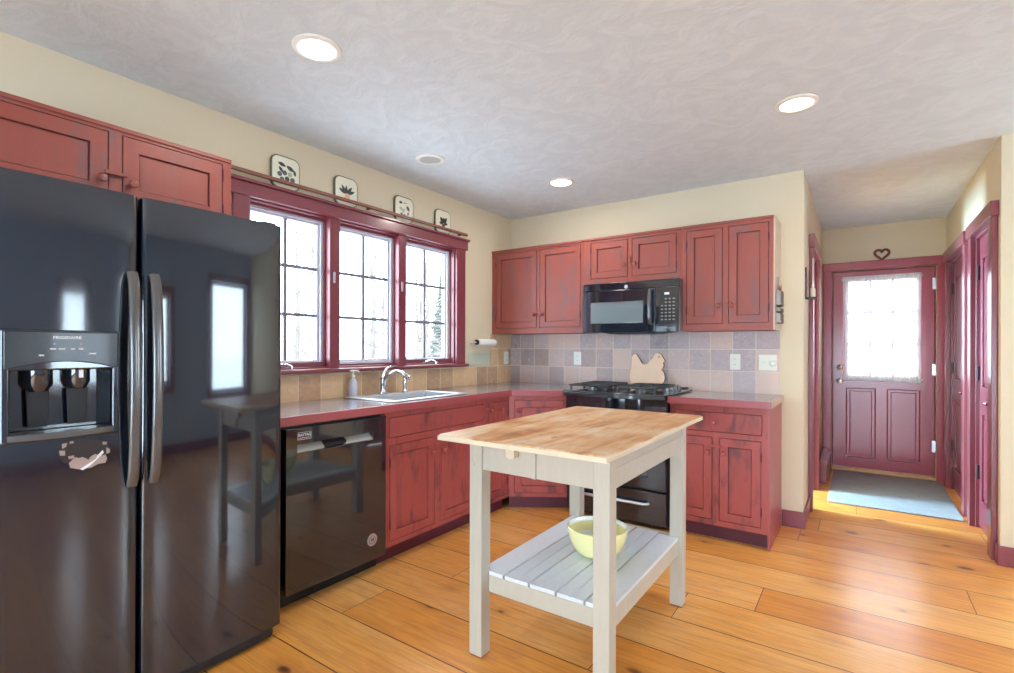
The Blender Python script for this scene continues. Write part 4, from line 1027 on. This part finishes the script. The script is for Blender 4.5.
MB().prism([(-1.70, mz0 + 0.012), (-1.58, mz0 - 0.006), (-1.24, mz0 - 0.006), (-1.14, mz0 + 0.012)][::1], MY + 0.035, MY + 0.26, 'y').build('under_vent', 'black_matte', c)

# ------------------------------------------------------------------ island table
c = thing('island_table', 'grey-green painted kitchen island table with worn wood top and slatted shelf', 'table', (0, 0, 0))
TX0, TX1, TY0, TY1 = -1.299, -0.690, 1.605, 2.535
LG = 0.062; TZ = 0.9125
tp = MB().prism(rrect(-1.342, -0.640, 1.462, 2.640, 0.012, 3), TZ - 0.024, TZ).build('tabletop', 'island_top', c, bevel=0.006, seg=3)
MB().slab(-1.3435, -0.6385, 1.4605, 2.6415, [(-1.339, -0.643, 1.465, 2.637)], TZ - 0.0225, TZ - 0.005, 'xy').build('tabletop_edge', 'edge_cream', tp, bevel=0.002)
for x0 in (TX0, TX1 - LG):
    for y0 in (TY0, TY1 - LG):
        m = MB().box(x0, x0 + LG, y0, y0 + LG, 0.006, TZ - 0.024)
        l = m.build('leg', 'island_paint', c, bevel=0.004)
        MB().box(x0 + 0.004, x0 + LG - 0.004, y0 + 0.004, y0 + LG - 0.004, 0.0, 0.007).build('foot_pad', 'board_edge', l)
a0, a1 = 0.758, TZ - 0.0245
MB().box(TX0 + LG, TX1 - LG, TY0 + 0.010, TY0 + 0.032, a0, a1).build('front_apron', 'island_paint', c, bevel=0.002)
MB().box(TX0 + LG, TX1 - LG, TY1 - 0.034, TY1 - 0.012, a0, a1).build('back_apron', 'island_paint', c, bevel=0.002)
for x, s_ in ((TX1 - 0.028, 1), (TX0 + 0.006, -1)):
    m = MB().box(x, x + 0.022, TY0 + LG, TY1 - LG, a0, a1)
    xo = TX1 - 0.006 if s_ > 0 else TX0 + 0.006
    m.box(xo - 0.004, xo + 0.003, TY0 + LG, TY1 - LG, a0, a0 + 0.072)
    m.build('side_apron', 'island_paint', c, bevel=0.002)
# little bracket and peg on the front apron
br = [(-1.095, 0.886), (-1.095, 0.852), (-1.045, 0.845), (-1.022, 0.82), (-1.016, 0.79), (-1.012, 0.762), (-0.985, 0.758), (-0.985, 0.886)]
MB().prism(br, TY0 - 0.002, TY0 + 0.011, 'y').build('apron_bracket', 'island_paint', c, bevel=0.002)
MB().prism([(-1.100, 0.887), (-1.100, 0.836), (-1.085, 0.826), (-1.060, 0.832), (-1.060, 0.887)], TY0 - 0.032, TY0 - 0.001, 'y').build('apron_peg', 'edge_cream', c, bevel=0.003)
# slatted shelf
sz = 0.338; SY0, SY1, SX0, SX1 = 1.655, 2.471, -1.276, -0.709
MB().box(TX0 + LG + 0.001, TX1 - LG - 0.001, SY0, SY0 + 0.022, sz - 0.085, sz - 0.0165).build('front_rail', 'island_paint', c, bevel=0.002)
MB().box(TX0 + LG + 0.001, TX1 - LG - 0.001, TY1 - 0.045, TY1 - 0.020, sz - 0.085, sz - 0.001).build('back_rail', 'island_paint', c, bevel=0.002)
for x in (SX1 - 0.024, SX0):
    MB().box(x, x + 0.024, TY0 + LG + 0.001, TY1 - LG - 0.001, sz - 0.085, sz - 0.0165).build('side_rail', 'island_paint', c, bevel=0.002)
cuts = [SX0, -1.162, -1.044, -0.925, -0.807, SX1]
for k in range(5):
    s0, s1 = cuts[k] + (0.0042 if k else 0), cuts[k + 1] - (0.0042 if k < 4 else 0)
    if k in (0, 4):     # notched round the front legs
        ea, eb = (SX0, TX0 + LG + 0.001) if k == 0 else (SX1, TX1 - LG - 0.001)
        inn_ = s1 if k == 0 else s0
        pl = [(ea, TY0 + LG + 0.001), (eb, TY0 + LG + 0.001), (eb, SY0), (inn_, SY0), (inn_, SY1), (ea, SY1)]
        m = MB().prism(pl, sz - 0.016, sz)
    else:
        xm = (s0 + s1) / 2
        m = MB().prism([(s0, sz - 0.016), (s1, sz - 0.016), (s1, sz), (xm + 0.003, sz), (xm, sz - 0.005), (xm - 0.003, sz), (s0, sz)], SY0, TY1 - 0.046, 'y')
    m.build('shelf_slat', 'shelf_sky_tint', c, bevel=0.0012)
# bowl on the shelf
c = thing('mixing_bowl', 'pale yellow mixing bowl with a white inside on the island shelf', 'bowl', (-0.940, 2.055, sz + 0.0008))
def bowl_prof(R, Hh, n=12): return [(R * (0.42 + 0.58 * math.sin(PI / 2 * (k / n)) ** 0.85), Hh * (1 - math.cos(PI / 2 * k / n)) ** 0.85) for k in range(n + 1)]
po = bowl_prof(0.130, 0.122)
prof = [(0, 0), (0.05, 0)] + [(max(r, 0.05), hh + 0.004) for r, hh in po] + [(0.132, 0.127), (0.129, 0.129)]
MB().lathe(prof + [(r - 0.007, max(hh, 0.010) + 0.002) for r, hh in po[::-1][1:]] + [(0, 0.011)], n=48).build('bowl_shell', 'bowl_outside', c, smooth=50)
inn = [(0.1285, 0.1285)] + [(r - 0.0065, max(hh, 0.010) + 0.0035) for r, hh in po[::-1][1:]] + [(0, 0.0125)]
m = MB().lathe(inn, n=48); m.f = [f for f in m.f if len(f) == 4]; m.build('bowl_inside', 'bowl_inside', c, smooth=50)

# ------------------------------------------------------------------ small things on the walls
def outlet(name, label, cat, loc, rz, gang=1, switch=False, mat='white_plastic'):
    c = thing(name, label, cat, loc, rz, 'outlets and switches on the tiles')
    w = 0.072 + 0.046 * (gang - 1)
    MB().box(-w / 2, w / 2, -0.006, 0.0, -0.058, 0.058).build('cover_plate', mat, c, bevel=0.004)
    for g_ in range(gang):
        xc = (g_ - (gang - 1) / 2) * 0.046
        if switch: MB().prism([(-0.008, 0), (-0.014, 0.006), (-0.006, 0.012)], xc - 0.005, xc + 0.005, 'x').build('toggle', mat, c)
        else:
            for zz in (-0.02, 0.02):
                r_ = MB().lathe([(0, 0), (0.015, 0), (0.015, 0.003), (0, 0.003)], n=18, T=Matrix.Translation((xc, -0.005, zz)) @ TY).build('socket', mat, c)
                MB().box(xc - 0.006, xc - 0.004, -0.0088, -0.007, zz - 0.003, zz + 0.005).box(xc + 0.004, xc + 0.006, -0.0088, -0.007, zz - 0.003, zz + 0.005).build('socket_slots', 'black_matte', r_)
    return c
TB = YB - 0.008
outlet('wall_outlet', 'ivory outlet on the tiles under the left wall cabinet, left of the range', 'outlet', (-2.043, TB, 1.155), 0)
outlet('wall_outlet', 'ivory outlet on the tiles right of the range, beside the hen board', 'outlet', (-0.748, TB, 1.148), 0, mat='ivory_plate')
c = outlet('wall_switch', 'double ivory switch plate with a round dial near the end of the tiles', 'switch', (-0.532, TB, 1.146), 0, 2, True, 'ivory_plate')
MB().lathe([(0, 0), (0.021, 0), (0.021, 0.01), (0.015, 0.02), (0, 0.022)], n=20, T=Matrix.Translation((0.034, -0.006, -0.004)) @ TY).build('dial', 'white_plastic', c)
outlet('wall_outlet', 'ivory outlet on the tiles in the corner beside the paper towel roll', 'outlet', (XL + 0.008, 3.958, 1.152), PI / 2, mat='ivory_plate')
m = MB().prism(rrect(3.40, 3.712, 1.092, 1.204, 0.006, 3), XL, XL + 0.009, 'x')
tag(m.build('wall_plate', 'pale_green_plate', None, bevel=0.002), 'wide pale grey-green plate on the wall right of the window above the tiles', 'wall plate')
c = thing('paper_towel_roll', 'thin white paper towel roll on a wall holder right of the window', 'paper towel', (XL, 3.56, 1.294))
rot_y = Matrix.Rotation(-PI / 2, 4, 'X')
MB().lathe([(0.012, 0), (0.029, 0), (0.029, 0.245), (0.012, 0.245)], n=24, ring=True, T=Matrix.Translation((0.07, -0.12, 0)) @ rot_y).build('roll', 'white_paper', c)
MB().lathe([(0, 0), (0.023, 0), (0.023, 0.012), (0, 0.012)], n=20, T=Matrix.Translation((0.07, -0.135, 0)) @ rot_y).build('end_cap', 'black_matte', c)
m = MB().tube([(0.07, -0.13, 0), (0.07, 0.14, 0)], 0.009, 10).tube([(0.0, -0.13, 0), (0.07, -0.13, 0)], 0.008, 10).tube([(0.0, 0.135, 0), (0.07, 0.135, 0)], 0.008, 10)
m.build('holder', 'white_plastic', c)
# wire rack on the side of the right wall cabinet
c = thing('letter_rack', 'small dark wire rack hanging on the side of the right wall cabinet', 'rack', (-0.452, 3.86, 1.40))
m = MB()
for yy in (-0.07, 0.09): m.tube([(0.004, yy, 0.02), (0.004, yy, 0.24)], 0.003, 6)
for zz in (0.02, 0.09, 0.13, 0.24): m.tube([(0.004, -0.07, zz), (0.004, 0.09, zz)], 0.003, 6)
m.tube([(0.004, -0.02, 0.24), (0.004, 0.01, 0.30), (0.004, 0.04, 0.24)], 0.003, 6).tube([(0.004, 0.01, 0.30), (0.004, 0.01, 0.335)], 0.0035, 6)
m.build('wire_back', 'rack_metal', c)
for z0, z1 in ((0.02, 0.085), (0.095, 0.12), (0.135, 0.235)):
    m = MB().slab(-0.07, 0.09, z0, z1, [(-0.055, 0.075, z0 + 0.008, z1 - 0.008)], 0.026, 0.030, 'yz').box(0.002, 0.028, -0.07, 0.09, z0, z0 + 0.004)
    m.box(0.004, 0.028, -0.07, -0.066, z0, z1).box(0.004, 0.028, 0.086, 0.09, z0, z1)
    m.build('pocket', 'rack_metal', c)
m = MB()
for k, (yy, zt) in enumerate(((-0.04, 0.27), (0.0, 0.255), (0.05, 0.28))): m.tube([(0.014, yy, 0.14), (0.016, yy + 0.01, zt)], 0.004, 6)
m.build('stick_bundle', 'wicker_brown', c)
# candle sconce on the hall wall
c = thing('wall_sconce', 'black metal wall sconce holding a pale candle beside the hall doorway', 'sconce', (XH, 4.20, 1.60))
MB().box(0.0, 0.008, -0.028, 0.028, 0.0, 0.23).build('back_plate', 'black_iron', c, bevel=0.003)
MB().box(0.008, 0.075, -0.03, 0.03, 0.0, 0.014).build('shelf', 'black_iron', c, bevel=0.003)
MB().lathe([(0, 0), (0.017, 0), (0.017, 0.058), (0.012, 0.066), (0, 0.066)], (0.046, 0, 0.014), 16).build('candle', 'candle_wax', c)
MB().lathe([(0, 0), (0.008, 0.006), (0.009, 0.015), (0.005, 0.03), (0.003, 0.10), (0.0022, 0.21), (0, 0.215)], (0.046, 0, 0.08), 12).build('taper', 'white_plastic', c)
# heart wreath over the entry door
pts = []
for k in range(40):
    a = 2 * PI * k / 40
    pts.append((0.19 + 0.0036 * 16 * math.sin(a) ** 3, YD - 0.016, 2.185 + 0.0036 * (13 * math.cos(a) - 5 * math.cos(2 * a) - 2 * math.cos(3 * a) - math.cos(4 * a))))
m = MB().tube(pts, 0.0115, 8, True)
for k in range(0, 40, 2): m.tube([Vector(pts[k]) + Vector((0.008, -0.010, 0.006)), Vector(pts[(k + 1) % 40]) + Vector((-0.006, -0.011, -0.004))], 0.004, 5)
tag(m.build('heart_wreath', 'wicker_brown', None), 'small brown twig heart hung on the wall above the entry door', 'wreath')
# lace curtain on the entry door
c = thing('door_curtain', 'white sheer lace curtain gathered over the glass of the entry door', 'curtain', (0.1825, YD + 0.005, 0.92))
m = MB(); nx, nz = 130, 26; wd, hh = 0.63, 1.055
for j in range(nz + 1):
    v = j / nz
    for i in range(nx + 1):
        u = i / nx
        amp = 0.007 + 0.004 * math.sin(u * 17)
        m.v.append(Vector(((u - 0.5) * wd * (1 - 0.012 * math.sin(PI * v)), amp * math.sin(u * 2 * PI * 26 + 0.6 * math.sin(u * 9 + v * 2)) - 0.004, v * hh)))
for j in range(nz):
    for i in range(nx):
        a = j * (nx + 1) + i; m.f.append((a, a + 1, a + nx + 2, a + nx + 1))
m.build('lace_panel', 'lace', c, smooth=180)
for z, nm in ((1.02, 'heading'), (0.005, 'heading')):
    m = MB(); n = 160
    for j in range(4):
        for i in range(n + 1):
            u = i / n; m.v.append(Vector(((u - 0.5) * wd, -0.008 + 0.007 * math.sin(u * 2 * PI * 48 + j * .4), z + j * 0.014)))
    for j in range(3):
        for i in range(n):
            a = j * (n + 1) + i; m.f.append((a, a + 1, a + n + 2, a + n + 1))
    m.build(nm, 'lace', c, smooth=180)
for z in (0.03, 1.035): MB().tube([(-wd / 2 - 0.012, 0.006, z), (wd / 2 + 0.012, 0.006, z)], 0.005, 8).build('curtain_rod', 'white_plastic', c)
# low maroon box by the entry door
c = thing('boot_box', 'low maroon wooden box on the hall floor left of the entry door', 'box', (0, 0, 0))
MB().box(XH + 0.014, XH + 0.075, 5.52, 6.16, 0.0, 0.178).build('box_body', 'trim_red', c, bevel=0.003)
MB().prism([(XH + 0.012, 0.178), (XH + 0.084, 0.178), (XH + 0.084, 0.195), (XH + 0.04, 0.222), (XH + 0.012, 0.222)], 5.505, 6.175, 'y').build('sloped_lid', 'trim_red', c, bevel=0.003)
# rug
m = MB().prism(rrect(-0.205, 0.632, 4.87, 6.19, 0.012, 3), 0.001, 0.012)
tag(m.build('rug', 'rug', None, bevel=0.003), 'grey rectangular rug on the hall floor before the entry door', 'rug')

# plate rail rod and its four plates over the window
c = thing('plate_rail', 'thin brown wooden rail across the plates above the kitchen window', 'rail', (XL, 2.3, 2.2))
MB().box(0.040, 0.056, -1.04, 1.025, -0.011, 0.011).build('rail_rod', 'rod_wood', c, bevel=0.004)
for yy in (-0.96, 0.0, 0.965): MB().box(0.0, 0.042, yy - 0.008, yy + 0.008, -0.01, 0.008).build('rail_bracket', 'rod_wood', c, bevel=0.002)
def leafp(cx, cz, L, wd, ang, n=8):
    pts = []
    for k in range(n + 1):
        u = k / n; pts.append((u * L, math.sin(PI * u) ** 0.8 * wd / 2))
    for k in range(n - 1, 0, -1):
        u = k / n; pts.append((u * L, -math.sin(PI * u) ** 0.8 * wd / 2))
    ca, sa = math.cos(ang), math.sin(ang)
    return [(cx + a * ca - b * sa, cz + a * sa + b * ca) for a, b in pts]
def disc(cx, cz, r, n=14): return [(cx + r * math.cos(2 * PI * k / n), cz + r * math.sin(2 * PI * k / n)) for k in range(n)]
def plate(y, w, hgt, label, motif):
    c = thing('plate', label, 'plate', (XL + 0.006, y, 2.1685), 0, 'square plates on the rail above the window')
    m = MB().prism(rrect(-w / 2, w / 2, 0, hgt, 0.042, 6), 0.0, 0.016, 'x'); m.build('rim', 'olive_glaze', c, bevel=0.003)
    MB().prism(rrect(-w / 2 + 0.007, w / 2 - 0.007, 0.007, hgt - 0.007, 0.037, 6), 0.014, 0.0185, 'x').build('face', 'cream_glaze', c, bevel=0.002)
    xs = 0.0184
    for k, (poly, mt) in enumerate(motif): MB().prism([(a, b + hgt / 2) for a, b in poly], xs, xs + 0.0008 + 0.0002 * k, 'x').build('painted_motif', mt, c)
R = math.radians
plate(1.687, 0.182, 0.192, 'square cream plate with dark bunched fruit and leaves, nearest the fridge',
      [(leafp(-0.05, 0.05, 0.05, 0.022, R(-15)), 'leaf_glaze'), (leafp(-0.045, 0.028, 0.04, 0.018, R(-50)), 'leaf_glaze'), (leafp(0.002, 0.042, 0.055, 0.024, R(-25)), 'leaf_glaze'), (leafp(0.05, 0.028, 0.035, 0.016, R(-75)), 'leaf_glaze'),
       (disc(-0.040, -0.014, 0.0145), 'grey_glaze'), (disc(-0.009, -0.002, 0.0145), 'grey_glaze'), (disc(0.024, -0.004, 0.0145), 'pale_leaf_glaze'), (disc(-0.026, -0.042, 0.0135), 'grey_glaze'), (disc(0.006, -0.034, 0.0145), 'leaf_glaze'), (disc(0.040, -0.034, 0.0145), 'grey_glaze')])
plate(2.113, 0.182, 0.190, 'square cream plate with dark leaves round a peach, second from the fridge',
      [(leafp(0, -0.02, 0.07, 0.022, R(125)), 'leaf_glaze'), (leafp(0, -0.02, 0.07, 0.022, R(55)), 'leaf_glaze'), (leafp(0, -0.02, 0.06, 0.02, R(95)), 'leaf_glaze'), (leafp(-0.005, -0.015, 0.062, 0.02, R(155)), 'leaf_glaze'), (leafp(0.005, -0.015, 0.062, 0.02, R(25)), 'leaf_glaze'), (disc(0.005, -0.03, 0.02), 'peach_glaze'), (leafp(-0.015, -0.04, 0.03, 0.014, R(250)), 'leaf_glaze')])
plate(2.625, 0.186, 0.188, 'square cream plate with a sparse pale sprig and two dark leaves, third from the fridge',
      [(leafp(-0.055, 0.042, 0.035, 0.02, R(10)), 'leaf_glaze'), (leafp(0.02, 0.03, 0.045, 0.026, R(-50)), 'leaf_glaze'), (leafp(-0.02, 0.045, 0.05, 0.005, R(5)), 'grey_glaze'), (leafp(-0.05, 0.01, 0.05, 0.022, R(-30)), 'pale_leaf_glaze'), (leafp(-0.02, -0.03, 0.045, 0.02, R(60)), 'pale_leaf_glaze'), (disc(-0.03, -0.04, 0.012), 'grey_glaze'), (disc(0.0, -0.045, 0.012), 'grey_glaze'), (leafp(0.03, -0.04, 0.03, 0.014, R(70)), 'grey_glaze')])
plate(3.050, 0.186, 0.186, 'square cream plate with three dark leaves over a red fruit, farthest from the fridge',
      [(leafp(0, -0.015, 0.06, 0.03, R(130)), 'leaf_glaze'), (leafp(0, -0.015, 0.065, 0.03, R(50)), 'leaf_glaze'), (leafp(0.0, -0.015, 0.045, 0.03, R(90)), 'leaf_glaze'), (leafp(-0.005, -0.02, 0.045, 0.022, R(170)), 'leaf_glaze'), (leafp(0.005, -0.02, 0.045, 0.022, R(10)), 'leaf_glaze'), (disc(0.0, -0.034, 0.016), 'wicker_brown')])

# ------------------------------------------------------------------ ceiling lamps and speaker
def downlight(x, y, label, power=7):
    c = thing('ceiling_light', label, 'ceiling light', (x, y, H), 0, 'recessed ceiling lights')
    MB().lathe([(0.074, 0), (0.098, 0), (0.098, -0.004), (0.090, -0.009), (0.076, -0.010), (0.074, -0.006)], n=40, ring=True).build('trim_ring', 'white_plastic', c)
    MB().lathe([(0, -0.003), (0.076, -0.003), (0.076, -0.006), (0, -0.008)], n=40).build('lens', 'lamp', c)
    area('downlight_beam', (x, y, H - 0.02), (x, y, 0), 0.15, 0.15, power, (1, 0.95, 0.87), disk=True)
downlight(-1.842, 1.268, 'round recessed ceiling light nearest the refrigerator')
downlight(-1.825, 3.328, 'round recessed ceiling light nearest the back wall cabinets')
downlight(-0.259, 2.925, 'round recessed ceiling light nearest the hallway')
c = thing('ceiling_speaker', 'round grey ceiling speaker grille without light above the window', 'speaker', (-2.312, 2.44, H))
MB().lathe([(0.068, 0), (0.096, 0), (0.096, -0.004), (0.088, -0.009), (0.07, -0.009), (0.068, -0.004)], n=40, ring=True).build('trim_ring', 'white_plastic', c)
MB().lathe([(0, -0.001), (0.07, -0.001), (0.07, -0.004), (0, -0.004)], n=40).build('grille', 'grey_plastic', c)
